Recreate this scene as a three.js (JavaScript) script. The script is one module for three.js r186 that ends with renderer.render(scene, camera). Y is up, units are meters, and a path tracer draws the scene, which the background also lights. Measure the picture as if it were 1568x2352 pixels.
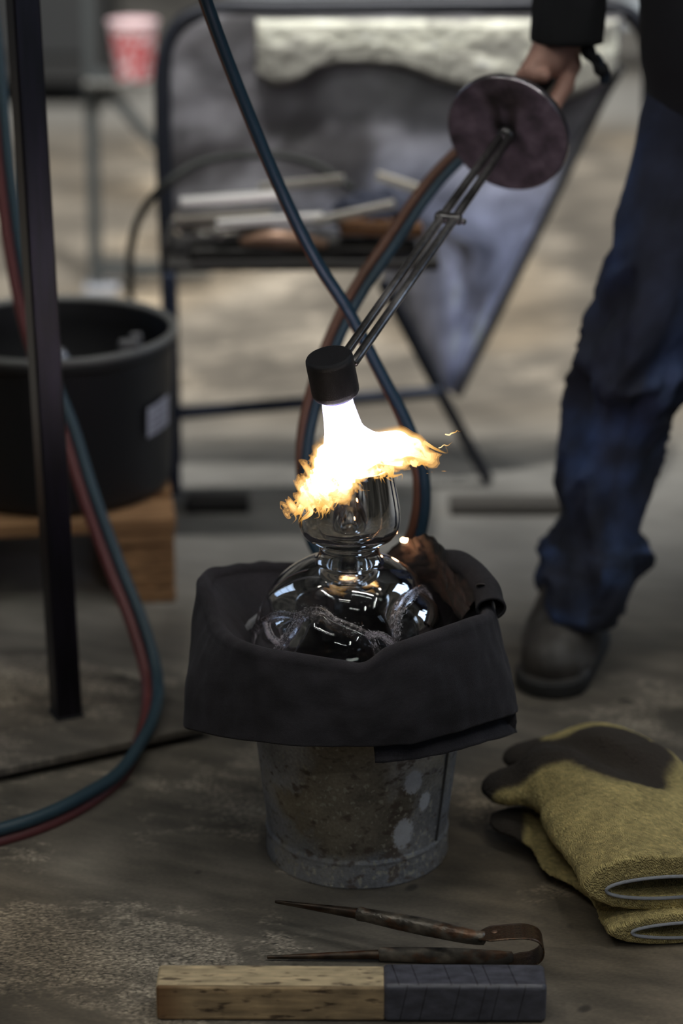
import * as THREE from 'three';
import { mergeGeometries, mergeVertices } from 'three/addons/utils/BufferGeometryUtils.js';
import { RoundedBoxGeometry } from 'three/addons/geometries/RoundedBoxGeometry.js';
import { ImprovedNoise } from 'three/addons/math/ImprovedNoise.js';
import { MarchingCubes } from 'three/addons/objects/MarchingCubes.js';
import { RectAreaLightUniformsLib } from 'three/addons/lights/RectAreaLightUniformsLib.js';

// ---------------------------------------------------------------- camera, sky, lights, exposure
const scene = new THREE.Scene();
const camera = new THREE.PerspectiveCamera(2 * Math.atan(1176 / 5553) * 180 / Math.PI, 1568 / 2352, 0.05, 60);
camera.position.set(-0.018, 1.30, 2.46);
camera.lookAt(-0.018, 1.30 - Math.sin(20 * Math.PI / 180), 2.46 - Math.cos(20 * Math.PI / 180));
camera.focus = 2.53;
camera.userData.fStop = 2.1;

const renderer = new THREE.WebGLRenderer({ antialias: true });
renderer.toneMapping = THREE.LinearToneMapping;
renderer.toneMappingExposure = 1.0;
renderer.shadowMap.enabled = true;
RectAreaLightUniformsLib.init();

scene.background = new THREE.Color(0.50, 0.68, 1.0);
scene.backgroundIntensity = 0.45;

const FLOOD = 64, TUBE = 90, DAYLIGHT = 1.5;   // candela, nits, nits
function addRect(color, intensity, w, h, pos, target) {
  const l = new THREE.RectAreaLight(color, intensity, w, h);
  l.position.set(...pos); l.lookAt(...target); scene.add(l);
  return l;
}
// daylight entering each window opening
const WINDOWS = [
  { wall: 'right', z: 3.6, w: 1.5, h: 2.1, y: 1.75, power: 1.0 },
  { wall: 'right', z: -1.9, w: 1.8, h: 2.0, y: 1.9, power: 1.3 },
  { wall: 'left', z: -2.6, w: 1.6, h: 2.0, y: 1.9, power: 0.4 },
];
const RX = 3.4, LX = -3.4, BZ = -5.3, FZ = 6.2, CY = 4.4;
for (const w of WINDOWS) {
  const x = w.wall === 'right' ? RX + 0.12 : LX - 0.12, s = w.wall === 'right' ? -1 : 1;
  addRect(new THREE.Color(0.62, 0.78, 1.0), DAYLIGHT * w.power, w.w, w.h, [x, w.y, w.z], [x + s, w.y - 0.15, w.z]);
}

// ---------------------------------------------------------------- helpers
let seed = 7;
const rnd = () => { seed = (seed + 0x6d2b79f5) | 0; let t = Math.imul(seed ^ (seed >>> 15), 1 | seed); t = (t + Math.imul(t ^ (t >>> 7), 61 | t)) ^ t; return ((t ^ (t >>> 14)) >>> 0) / 4294967296; };
const perlin = new ImprovedNoise();
const N = (x, y = 0, z = 0) => perlin.noise(x, y, z);
const fbm = (x, y, z = 0, o = 4) => { let s = 0, a = 0.5, f = 1; for (let i = 0; i < o; i++) { s += a * N(x * f, y * f, z * f + i * 7.3); a *= 0.5; f *= 2.03; } return s; };
const lerp = (a, b, t) => a + (b - a) * t, cl = (x, a = 0, b = 1) => Math.min(b, Math.max(a, x));
const ss = (a, b, x) => { const t = cl((x - a) / (b - a)); return t * t * (3 - 2 * t); };
const V = (a) => new THREE.Vector3(...a);
const used = {};
function numbered(name) { const k = used[name] = (used[name] ?? -1) + 1; return k ? name + '_' + String(k).padStart(3, '0') : name; }
function put(name, geo, mat, parent) {
  const m = new THREE.Mesh(geo, mat); m.castShadow = m.receiveShadow = true;
  m.name = parent ? name : numbered(name);
  if (parent) { const same = parent.children.filter((c) => c.name.replace(/_\d{3}$/, '') === name).length; if (same) m.name = name + '_' + String(same).padStart(3, '0'); }
  (parent ?? scene).add(m); return m;
}
function thing(name, label, category, pos = [0, 0, 0], group) {
  const g = new THREE.Group(); g.name = numbered(name); g.position.set(...pos); scene.add(g);
  g.userData = { label, category }; if (group) g.userData.group = group; return g;
}
function tag(o, label, category, group) { o.userData = { ...o.userData, label, category }; if (group) o.userData.group = group; return o; }
const shell = (o) => { o.userData.kind = 'structure'; return o; };
const mat = (c, r = 0.7, m = 0, extra = {}) => new THREE.MeshPhysicalMaterial({ color: new THREE.Color(...c), roughness: r, metalness: m, side: THREE.DoubleSide, ...extra });
function tex(w, h, fn, srgb = true, repeat) {
  const d = new Uint8Array(w * h * 4);
  for (let y = 0; y < h; y++) for (let x = 0; x < w; x++) {
    const c = fn((x + 0.5) / w, (y + 0.5) / h), i = (y * w + x) * 4;
    if (typeof c === 'number') { d[i] = d[i + 1] = d[i + 2] = cl(c) * 255; } else { d[i] = cl(c[0]) * 255; d[i + 1] = cl(c[1]) * 255; d[i + 2] = cl(c[2]) * 255; }
    d[i + 3] = 255;
  }
  const t = new THREE.DataTexture(d, w, h); t.magFilter = THREE.LinearFilter; t.minFilter = THREE.LinearFilter;
  t.wrapS = t.wrapT = THREE.MirroredRepeatWrapping; if (srgb) t.colorSpace = THREE.SRGBColorSpace; if (repeat) t.repeat.set(...repeat);
  t.needsUpdate = true; return t;
}
const mix3 = (a, b, t) => [lerp(a[0], b[0], t), lerp(a[1], b[1], t), lerp(a[2], b[2], t)];
// a parametric sheet: fn(u, v) -> [x, y, z]; closed in u when wrapU
function sheet(nu, nv, fn, wrapU = false, uvScale = [1, 1]) {
  const pos = [], uv = [], idx = [];
  for (let j = 0; j <= nv; j++) for (let i = 0; i <= nu; i++) {
    pos.push(...fn(wrapU && i === nu ? 0 : i / nu, j / nv)); uv.push(i / nu * uvScale[0], j / nv * uvScale[1]);
  }
  for (let j = 0; j < nv; j++) for (let i = 0; i < nu; i++) {
    const a = j * (nu + 1) + i, b = a + 1, c = a + nu + 1, d = c + 1; idx.push(a, b, d, a, d, c);
  }
  const g = new THREE.BufferGeometry();
  g.setAttribute('position', new THREE.Float32BufferAttribute(pos, 3)); g.setAttribute('uv', new THREE.Float32BufferAttribute(uv, 2)); g.setIndex(idx);
  g.computeVertexNormals();
  if (wrapU) {
    const n = g.attributes.normal;
    for (let j = 0; j <= nv; j++) {
      const a = j * (nu + 1), b = a + nu, x = n.getX(a) + n.getX(b), y = n.getY(a) + n.getY(b), z = n.getZ(a) + n.getZ(b), l = Math.hypot(x, y, z) || 1;
      n.setXYZ(a, x / l, y / l, z / l); n.setXYZ(b, x / l, y / l, z / l);
    }
  }
  return g;
}
// gives a sheet thickness: the same grid moved along its normals, joined round the border
function thicken(g, nu, nv, t) {
  const p = g.attributes.position, n = g.attributes.normal, uv = g.attributes.uv, c = p.count, pos = [], uvs = [], idx = [...g.index.array];
  for (let i = 0; i < c; i++) { pos.push(p.getX(i), p.getY(i), p.getZ(i)); uvs.push(uv.getX(i), uv.getY(i)); }
  for (let i = 0; i < c; i++) { pos.push(p.getX(i) - n.getX(i) * t, p.getY(i) - n.getY(i) * t, p.getZ(i) - n.getZ(i) * t); uvs.push(uv.getX(i), uv.getY(i)); }
  const m = g.index.array; for (let k = 0; k < m.length; k += 3) idx.push(m[k] + c, m[k + 2] + c, m[k + 1] + c);
  const ring = []; const w = nu + 1;
  for (let i = 0; i < nu; i++) ring.push([i, i + 1]); for (let j = 0; j < nv; j++) ring.push([j * w + nu, (j + 1) * w + nu]);
  for (let i = nu; i > 0; i--) ring.push([nv * w + i, nv * w + i - 1]); for (let j = nv; j > 0; j--) ring.push([j * w, (j - 1) * w]);
  for (const [a, b] of ring) idx.push(a, a + c, b + c, a, b + c, b);
  const o = new THREE.BufferGeometry();
  o.setAttribute('position', new THREE.Float32BufferAttribute(pos, 3)); o.setAttribute('uv', new THREE.Float32BufferAttribute(uvs, 2)); o.setIndex(idx);
  o.computeVertexNormals(); return o;
}
// a swept tube with a radius that may vary along its length and rounded ends; uv in metres
function tube(points, radius, segs = 60, radial = 12, squash) {
  const curve = new THREE.CatmullRomCurve3(points.map(V), false, 'centripetal'), rad = typeof radius === 'function' ? radius : () => radius;
  const len = curve.getLength(), fr = curve.computeFrenetFrames(segs, false), pos = [], uv = [], idx = [], P = new THREE.Vector3();
  const ringAt = (c, t, i, r, along) => { for (let k = 0; k <= radial; k++) { const a = k / radial * 2 * Math.PI, cs = Math.cos(a) * r, sn = Math.sin(a) * r * (squash ?? 1); pos.push(c.x + fr.normals[i].x * cs + fr.binormals[i].x * sn, c.y + fr.normals[i].y * cs + fr.binormals[i].y * sn, c.z + fr.normals[i].z * cs + fr.binormals[i].z * sn); uv.push(along, k / radial * 2 * Math.PI * 0.01); } };
  let rows = 0;
  for (let i = 0; i <= segs; i++) {
    curve.getPointAt(i / segs, P); const r = rad(i / segs);
    if (i === 0) { const r0 = r, T = fr.tangents[0]; ringAt(P.clone().addScaledVector(T, -r0 * 0.3), 0, 0, 1e-5, 0); ringAt(P.clone().addScaledVector(T, -r0 * 0.25), 0, 0, r0 * 0.6, 0); rows += 2; }
    ringAt(P, i / segs, i, r, i / segs * len); rows++;
    if (i === segs) { const T = fr.tangents[segs]; ringAt(P.clone().addScaledVector(T, r * 0.25), 1, segs, r * 0.6, len); ringAt(P.clone().addScaledVector(T, r * 0.3), 1, segs, 1e-5, len); rows += 2; }
  }
  const w = radial + 1;
  for (let j = 0; j < rows - 1; j++) for (let k = 0; k < radial; k++) { const a = j * w + k; idx.push(a, a + 1, a + w + 1, a, a + w + 1, a + w); }
  const g = new THREE.BufferGeometry();
  g.setAttribute('position', new THREE.Float32BufferAttribute(pos, 3)); g.setAttribute('uv', new THREE.Float32BufferAttribute(uv, 2)); g.setIndex(idx); g.computeVertexNormals();
  const n = g.attributes.normal;
  for (let j = 0; j < rows; j++) { const a = j * w, b = a + radial, x = n.getX(a) + n.getX(b), y = n.getY(a) + n.getY(b), z = n.getZ(a) + n.getZ(b), l = Math.hypot(x, y, z) || 1; n.setXYZ(a, x / l, y / l, z / l); n.setXYZ(b, x / l, y / l, z / l); }
  return g;
}
// a bar with a rectangular section between two points
function bar(a, b, w, h, up = [0, 1, 0], bevel = 0.002) {
  const A = V(a), B = V(b), d = B.clone().sub(A), L = d.length(); d.normalize();
  const x = new THREE.Vector3().crossVectors(V(up), d).normalize(), y = new THREE.Vector3().crossVectors(d, x);
  const g = new RoundedBoxGeometry(w, h, L, 2, bevel);
  g.applyMatrix4(new THREE.Matrix4().makeBasis(x, y, d).setPosition(A.add(B).multiplyScalar(0.5))); return g;
}
const box = (w, h, d, x, y, z, b = 0.003) => { const g = new RoundedBoxGeometry(w, h, d, 2, Math.min(b, w / 2.1, h / 2.1, d / 2.1)); g.translate(x, y, z); return g; };
const join = (list) => mergeGeometries(list.map((g) => { const o = g.index ? g.toNonIndexed() : g.clone(); for (const k of Object.keys(o.attributes)) if (!['position', 'normal', 'uv'].includes(k)) o.deleteAttribute(k); return o; }));
const lathe = (pts, n = 64) => { const g = new THREE.LatheGeometry(pts.map((p) => new THREE.Vector2(Math.max(p[0], 1e-5), p[1])), n, Math.PI); return g; };
function curve1(pts, closed) { // piecewise Catmull-Rom through [x, value...]; closed wraps at 360
  const n = pts.length, k = pts[0].length - 1;
  return (x) => {
    let i; if (closed) { x = ((x - pts[0][0]) % 360 + 360) % 360 + pts[0][0]; }
    x = closed ? x : cl(x, pts[0][0], pts[n - 1][0]);
    for (i = n - 1; i > 0 && pts[i][0] > x; i--);
    if (!closed && i === n - 1) i = n - 2;
    const g = (j) => { if (closed) { const m = ((j % n) + n) % n; return [pts[m][0] + 360 * Math.floor(j / n), ...pts[m].slice(1)]; } return pts[cl(j, 0, n - 1)]; };
    const p0 = g(i - 1), p1 = g(i), p2 = g(i + 1), p3 = g(i + 2), t = (x - p1[0]) / (p2[0] - p1[0] || 1), out = [];
    for (let c = 1; c <= k; c++) {
      const m1 = (p2[c] - p0[c]) / ((p2[0] - p0[0]) || 1) * (p2[0] - p1[0]), m2 = (p3[c] - p1[c]) / ((p3[0] - p1[0]) || 1) * (p2[0] - p1[0]);
      const t2 = t * t, t3 = t2 * t; out.push((2 * t3 - 3 * t2 + 1) * p1[c] + (t3 - 2 * t2 + t) * m1 + (-2 * t3 + 3 * t2) * p2[c] + (t3 - t2) * m2);
    }
    return k === 1 ? out[0] : out;
  };
}
// signed distances and their meshing
const cap = (x, y, z, a, b, ra, rb) => {
  const bx = b[0] - a[0], by = b[1] - a[1], bz = b[2] - a[2], px = x - a[0], py = y - a[1], pz = z - a[2];
  const h = cl((px * bx + py * by + pz * bz) / (bx * bx + by * by + bz * bz + 1e-12));
  return Math.hypot(px - bx * h, py - by * h, pz - bz * h) - lerp(ra, rb, h);
};
const smin = (a, b, k) => { const h = Math.max(k - Math.abs(a - b), 0) / k; return Math.min(a, b) - h * h * k * 0.25; };
const smax = (a, b, k) => -smin(-a, -b, k);
function iso(f, lo, hi, cell, colorOf) {
  const size = Math.max(hi[0] - lo[0], hi[1] - lo[1], hi[2] - lo[2]), res = Math.ceil(size / cell) + 5, S = size / 2 * res / (res - 5), c = [0, 1, 2].map((i) => (lo[i] + hi[i]) / 2);
  const mc = new MarchingCubes(res, new THREE.MeshBasicMaterial(), false, false, 400000), half = res / 2;
  for (let z = 0; z < res; z++) for (let y = 0; y < res; y++) for (let x = 0; x < res; x++) {
    const X = c[0] + (x - half) / half * S, Y = c[1] + (y - half) / half * S, Z = c[2] + (z - half) / half * S, m = 2 * cell;
    mc.field[x + y * res + z * res * res] = X < lo[0] - m || X > hi[0] + m || Y < lo[1] - m || Y > hi[1] + m || Z < lo[2] - m || Z > hi[2] + m ? -1 : -f(X, Y, Z);
  }
  mc.isolation = 0; mc.update();
  const p = new Float32Array(mc.count * 3);
  for (let i = 0; i < mc.count; i++) for (let k = 0; k < 3; k++) p[i * 3 + k] = c[k] + mc.positionArray[i * 3 + k] * S;
  let g = new THREE.BufferGeometry(); g.setAttribute('position', new THREE.BufferAttribute(p, 3));
  g = mergeVertices(g, cell * 0.02); g.computeVertexNormals();
  const q = g.attributes.position, uv = new Float32Array(q.count * 2);
  for (let i = 0; i < q.count; i++) { uv[i * 2] = q.getX(i) + 0.45 * q.getY(i); uv[i * 2 + 1] = q.getZ(i) + 0.6 * q.getY(i); }
  g.setAttribute('uv', new THREE.BufferAttribute(uv, 2));
  if (colorOf) paint(g, colorOf);
  return g;
}
function paint(g, colorOf) {
  const q = g.attributes.position, n = g.attributes.normal, first = colorOf(q.getX(0), q.getY(0), q.getZ(0), n.getY(0)), w = first.length, col = new Float32Array(q.count * w);
  for (let i = 0; i < q.count; i++) col.set(colorOf(q.getX(i), q.getY(i), q.getZ(i), n.getY(i)), i * w);
  g.setAttribute('color', new THREE.BufferAttribute(col, w)); return g;
}
// a lofted body: sections [cx, y, cz, half width x, half depth z], with creases
function loft(sections, wrinkle, nu = 64, nv = 120, caps = true) {
  const at = curve1(sections.map((s, i) => [i, ...s]));
  const rows = caps ? nv + 6 : nv, m = sections.length - 1;
  return sheet(nu, rows, (u, v) => {
    const row = Math.round(v * rows), k = caps ? cl(row - 3, 0, nv) / nv : v, s = at(k * m), a = u * 2 * Math.PI;
    const shrink = !caps ? 1 : row < 3 ? [1e-4, 0.5, 0.85][row] : row > nv + 3 ? [0.85, 0.5, 1e-4][row - nv - 4] : 1;
    const w = wrinkle(a, s[1], k);
    return [s[0] + Math.sin(a) * (s[3] + w) * shrink, s[1], s[2] + Math.cos(a) * (s[4] + w) * shrink];
  }, true, [0.5, 1]);
}

// ---------------------------------------------------------------- shared textures
const grainTex = tex(512, 512, (u, v) => 0.5 + 0.9 * fbm(u * 60, v * 60, 1, 3), false, [4, 4]);          // fine roughness
const weaveTex = tex(512, 512, (u, v) => 0.5 + 0.25 * Math.sin(u * 400) * Math.sin(v * 400) + 0.9 * fbm(u * 90, v * 90, 3, 2), false, [10, 10]);
const dullTex = tex(512, 512, (u, v) => { const t = 0.75 + 0.9 * fbm(u * 5, v * 5, 9, 5) + 0.25 * fbm(u * 50, v * 50, 2, 2); return [t, t, t]; }, true, [2, 2]);

// ---------------------------------------------------------------- room
const FX0 = -0.9, FZ0 = -1.1, FSIZE = 1.8;   // the floor's worn patch that the texture covers, in metres
const patchAt = (x, z) => {   // where the old coating still lies, scraped and flaking
  let m = fbm(x * 3.1 + 4, z * 3.1 + 1, 5, 3) * 1.4 + 0.75 * fbm(x * 10 + z * 4, z * 17 - x * 5, 25, 3);
  m += 0.55 * Math.exp(-(((x + 0.27) / 0.17) ** 2 + ((z - 0.26) / 0.12) ** 2)) + 0.35 * Math.exp(-(((x - 0.2) / 0.12) ** 2 + ((z - 0.14) / 0.06) ** 2));
  m -= 0.35 * Math.exp(-(((x - 0.02) / 0.22) ** 2 + ((z - 0.2) / 0.16) ** 2));
  return m;
};
function floorAt(x, z) {
  const far = z < -0.5, blotch = fbm(x * 4.5, z * 4.5, 21, far ? 3 : 5), stroke = fbm(x * 9 + z * 5, z * 34 - x * 12, 61, far ? 2 : 4), brown = ss(-0.1, 0.3, N(x * 2.1, z * 2.1, 40));
  if (far) return { flake: 0, fine: 0, crack: 0, blotch, stroke, brown, pit: 0 };
  const w = 0.03 * fbm(x * 14, z * 14, 2, 2), wx = x + w, wz = z - w, p = patchAt(wx, wz) + 0.30 * fbm(x * 26 + z * 9, z * 44 - x * 9, 4, 3), fine = fbm(x * 210 + z * 60, z * 300, 3, 2);
  const flake = p < -0.12 ? 0 : ss(0.06, 0.34, p + 0.35 * fbm(x * 75 + z * 30, z * 120, 44, 2));
  let crack = 0; if (flake > 0.02) crack = flake * Math.max(ss(0.016, 0.004, Math.abs(fbm(wx * 26, wz * 40, 15, 2))) * 0.35, ss(0.06, 0.0, Math.abs(fbm(wx * 60 + 9, wz * 110, 35, 2))) * 0.6);
  return { flake, fine, crack, blotch, stroke, brown, pit: ss(0.60, 0.72, N(x * 24, z * 24, 50)) };
}
const FR = 2048, floorHeight = new Float32Array(FR * FR).fill(0.5);
const floorMap = tex(FR, FR, (u, v) => {
  const z = FZ0 + v * FSIZE, f = floorAt(FX0 + u * FSIZE, z), paintedLight = ss(-0.35, -0.95, z);  // paints the back floor paler, standing in for its stronger light
  let c = mix3([0.385, 0.360, 0.324], [0.398, 0.360, 0.307], f.brown);
  let k = 1 + 0.62 * f.blotch + 0.36 * f.stroke + 0.20 * f.fine;
  k *= 1 + f.flake * (0.40 + 1.05 * f.fine);
  k *= 1 - 0.55 * f.crack - 0.4 * f.pit;
  c = mix3(c, [0.510, 0.500, 0.480], paintedLight); k = lerp(k, 1 + (k - 1) * 0.40, paintedLight);
  if (z > -0.5) floorHeight[Math.floor(v * FR) * FR + Math.floor(u * FR)] = 0.5 + 0.3 * f.flake * (0.4 + f.fine * 1.3) + 0.2 * f.fine - 0.3 * f.crack;
  return [c[0] * k, c[1] * k, c[2] * k];
});
const floorBump = tex(1024, 1024, (u, v) => floorHeight[Math.floor(v * FR) * FR + Math.floor(u * FR)], false);
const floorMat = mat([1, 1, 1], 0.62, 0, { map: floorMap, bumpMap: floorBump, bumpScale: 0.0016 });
{
  const g = new THREE.BoxGeometry(RX - LX + 0.6, 0.2, FZ - BZ + 0.6); g.translate((RX + LX) / 2, -0.1, (FZ + BZ) / 2);
  const p = g.attributes.position, uv = g.attributes.uv;
  for (let i = 0; i < p.count; i++) uv.setXY(i, (p.getX(i) - FX0) / FSIZE, (p.getZ(i) - FZ0) / FSIZE);
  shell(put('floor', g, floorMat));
}
const wallMat = mat([0.16, 0.15, 0.135], 0.85, 0, { map: dullTex, bumpMap: grainTex, bumpScale: 0.002 });
shell(put('wall_back', box(RX - LX + 0.6, CY, 0.3, 0, CY / 2, BZ - 0.15, 0.01), wallMat));
shell(put('wall_front', box(RX - LX + 0.6, CY, 0.3, 0, CY / 2, FZ + 0.15, 0.01), wallMat));
shell(put('ceiling', box(RX - LX + 0.6, 0.2, FZ - BZ + 0.6, 0, CY + 0.1, (FZ + BZ) / 2, 0.01), mat([0.3, 0.3, 0.29], 0.9, 0, { map: dullTex })));
for (const side of ['left', 'right']) {
  const x = side === 'right' ? RX + 0.15 : LX - 0.15, parts = []; let z = BZ - 0.3;
  for (const w of WINDOWS.filter((o) => o.wall === side).sort((a, b) => a.z - b.z)) {
    const z0 = w.z - w.w / 2, z1 = w.z + w.w / 2;
    parts.push(box(0.3, CY, z0 - z, x, CY / 2, (z0 + z) / 2, 0.004));
    parts.push(box(0.3, w.y - w.h / 2, w.w, x, (w.y - w.h / 2) / 2, w.z, 0.004));
    parts.push(box(0.3, CY - w.y - w.h / 2, w.w, x, (CY + w.y + w.h / 2) / 2, w.z, 0.004)); z = z1;
  }
  parts.push(box(0.3, CY, FZ + 0.3 - z, x, CY / 2, (FZ + 0.3 + z) / 2, 0.004));
  shell(put('wall_' + side, join(parts), wallMat));
}
const frameMat = mat([0.22, 0.23, 0.25], 0.5, 0.2);
WINDOWS.forEach((w, i) => {
  const s = w.wall === 'right' ? -1 : 1, x = w.wall === 'right' ? RX : LX, g = new THREE.Group(); g.name = 'window_' + (i + 1); g.userData.kind = 'structure'; scene.add(g);
  const b = 0.05;
  put('window_frame', join([box(0.1, w.h, b, x - s * 0.05, w.y, w.z - w.w / 2 + b / 2), box(0.1, w.h, b, x - s * 0.05, w.y, w.z + w.w / 2 - b / 2), box(0.1, b, w.w - 2 * b, x - s * 0.05, w.y - w.h / 2 + b / 2, w.z), box(0.1, b, w.w - 2 * b, x - s * 0.05, w.y + w.h / 2 - b / 2, w.z)]), frameMat, g);
  for (let k = 1; k < 4; k++) put('muntin', box(0.04, w.h - 2 * b, 0.03, x - s * 0.04, w.y, w.z - w.w / 2 + w.w * k / 4), frameMat, g);
  for (let k = 1; k < 3; k++) put('muntin', box(0.036, 0.03, w.w - 2 * b, x - s * 0.04, w.y - w.h / 2 + w.h * k / 3, w.z), frameMat, g);
  put('pane', box(0.006, w.h - 0.06, w.w - 0.06, x - s * 0.2, w.y, w.z, 0.001), mat([0.9, 0.95, 1], 0.02, 0, { transmission: 1, thickness: 0 }), g);
});

// ---------------------------------------------------------------- tube lamps of the hall and added flood lights
const lampShell = mat([0.25, 0.25, 0.26], 0.4, 0.7);
[-2.0, 0.1, 2.1].forEach((x, i) => {   // three unseen flood lights, added to brighten the back of the hall
  const t = thing('added_flood', 'added unseen grey ceiling flood light with a round glowing lens, ' + ['nearest the left wall', 'middle one of three', 'nearest the right wall'][i], 'lamp', [x, CY - 0.35, -0.75], 'added flood lights on the ceiling');
  const dir = new THREE.Vector3(-x * 0.12, -4.05, -2.75).normalize(), q = new THREE.Quaternion().setFromUnitVectors(new THREE.Vector3(0, -1, 0), dir);
  const head = put('reflector', lathe([[0.03, 0.13], [0.07, 0.11], [0.15, 0.0], [0.156, 0.0], [0.075, 0.12], [0.03, 0.14]], 40), lampShell, t); head.quaternion.copy(q);
  const lens = put('lens', lathe([[0, -0.004], [0.12, -0.004], [0.12, 0.012], [0, 0.012]], 40), mat([0.8, 0.8, 0.8], 0.4, 0, { emissive: new THREE.Color(1, 0.93, 0.8), emissiveIntensity: 8 }), t); lens.quaternion.copy(q);
  put('bracket', tube([[0, 0.35, 0.05], [0, 0.22, 0.05], [0, 0.12, 0.04]], 0.012, 12, 10), lampShell, t);
  const l = new THREE.SpotLight(new THREE.Color(1, 0.99, 0.95), FLOOD, 0, 0.66, 0.62, 2); l.castShadow = true; l.shadow.radius = 5;
  l.position.copy(t.position).addScaledVector(dir, 0.03); l.target.position.copy(t.position).addScaledVector(dir, 3); scene.add(l, l.target);
});
[[-1.7, 0.7, 0], [1.75, 0.8, 0], [-0.2, 3.6, 1], [-0.75, 1.3, 1], [0.75, 0.1, 1], [0.9, 2.4, 0]].forEach(([x, z, turn], i) => {   // fluorescent tubes over the work floor
  const t = thing('tube_lamp', ['fluorescent tube lamp near the left wall', 'fluorescent tube lamp near the right wall', 'fluorescent tube lamp running across far behind the camera', 'crosswise fluorescent tube lamp on the left, over the camera', 'crosswise fluorescent tube lamp right above the bucket', 'lengthwise fluorescent tube lamp behind the camera on the right'][i], 'lamp', [x, 3.45, z], 'fluorescent tubes over the work floor');
  t.rotation.y = turn * Math.PI / 2;
  put('housing', box(0.10, 0.05, 1.25, 0, 0.05, 0, 0.008), mat([0.6, 0.6, 0.6], 0.5), t);
  const g = new THREE.CylinderGeometry(0.013, 0.013, 1.2, 16); g.rotateX(Math.PI / 2); g.translate(0, 0.005, 0); put('glow_tube', g, mat([0.9, 0.9, 0.9], 0.4, 0, { emissive: new THREE.Color(0.86, 1.0, 0.92), emissiveIntensity: 20 }), t);
  for (const s of [-0.5, 0.5]) put('hanger', tube([[0, 0.07, s], [0, 0.95, s]], 0.003, 6, 6), lampShell, t);
  const p = t.position, l = new THREE.RectAreaLight(new THREE.Color(1.0, 0.965, 0.915), TUBE, 0.024, 1.2);
  l.position.set(p.x, p.y - 0.02, p.z); l.up.set(turn ? 1 : 0, 0, turn ? 0 : 1); l.lookAt(p.x, 0, p.z); scene.add(l);
});

// ================================================================ BUCKET
const bucketMap = (() => {
  const spots = [[0.590, 0.47, 0.017, 0.055], [0.617, 0.36, 0.012, 0.045], [0.578, 0.235, 0.019, 0.075]];
  const calc = (u, v) => {
    const a = (u - 0.5) * 2 * Math.PI, x = a * 0.115, y = v * 0.27;
    const n = fbm(x * 16, y * 16, 3, 5), f = fbm(x * 260, y * 260, 4, 3);
    const brown = ss(0.80, 0.25, Math.abs(a + 0.10 + 0.9 * n)) * ss(0.028, 0.045, y + 0.02 * n) + 0.35 * ss(0.0, 0.25, n) - 0.25 * ss(0.55, 0.75, a);
    const res = ss(0.19, 0.27, fbm(x * 170, y * 140, 8, 5) + 0.14 * Math.exp(-(((a + 0.35) / 0.3) ** 2 + ((y - 0.11) / 0.03) ** 2)) + 0.12 * Math.exp(-(((a - 0.6) / 0.3) ** 2 + ((y - 0.06) / 0.05) ** 2)) + 0.13 * Math.exp(-(((y - 0.018) / 0.012) ** 2)) - 0.05);
    let sp = 0; for (const s of spots) sp = Math.max(sp, ss(1.15, 0.8, Math.hypot((u - s[0]) / s[2], (v - s[1]) / s[3]) + 0.5 * f));
    return { n, f, brown: cl(brown), res, sp, rust: ss(0.06, 0.34, fbm(x * 60, y * 95, 12, 5) - 0.04 + 0.17 * Math.exp(-(((y - 0.042) / 0.014) ** 2)) * ss(0.7, 0.3, Math.abs(a)) + 0.22 * Math.exp(-(((a - 0.45) / 0.13) ** 2))) };
  };
  return {
    map: tex(2048, 512, (u, v) => { const c = calc(u, v); let k = mix3([0.72, 0.73, 0.755], [0.55, 0.515, 0.455], c.brown); k = k.map((x) => x * (1 + 0.45 * c.n + 0.22 * c.f)); k = mix3(k, [0.33, 0.275, 0.24], 0.7 * c.rust); k = mix3(k, [0.72, 0.70, 0.63], 0.7 * c.res); return mix3(k, [0.84, 0.85, 0.88], 0.9 * c.sp); }),
    metal: tex(1024, 256, (u, v) => { const c = calc(u, v); const m = 0.68 * (1 - 0.8 * c.brown) * (1 - c.rust) * (1 - c.res) * (1 - c.sp); return [0, 0.36 + 0.36 * (1 - m), m]; }, false),
  };
})();
const bucketMat = mat([1.0, 1.0, 1.0], 1, 1, { map: bucketMap.map, roughnessMap: bucketMap.metal, metalnessMap: bucketMap.metal, bumpMap: grainTex, bumpScale: 0.0004 });
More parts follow.
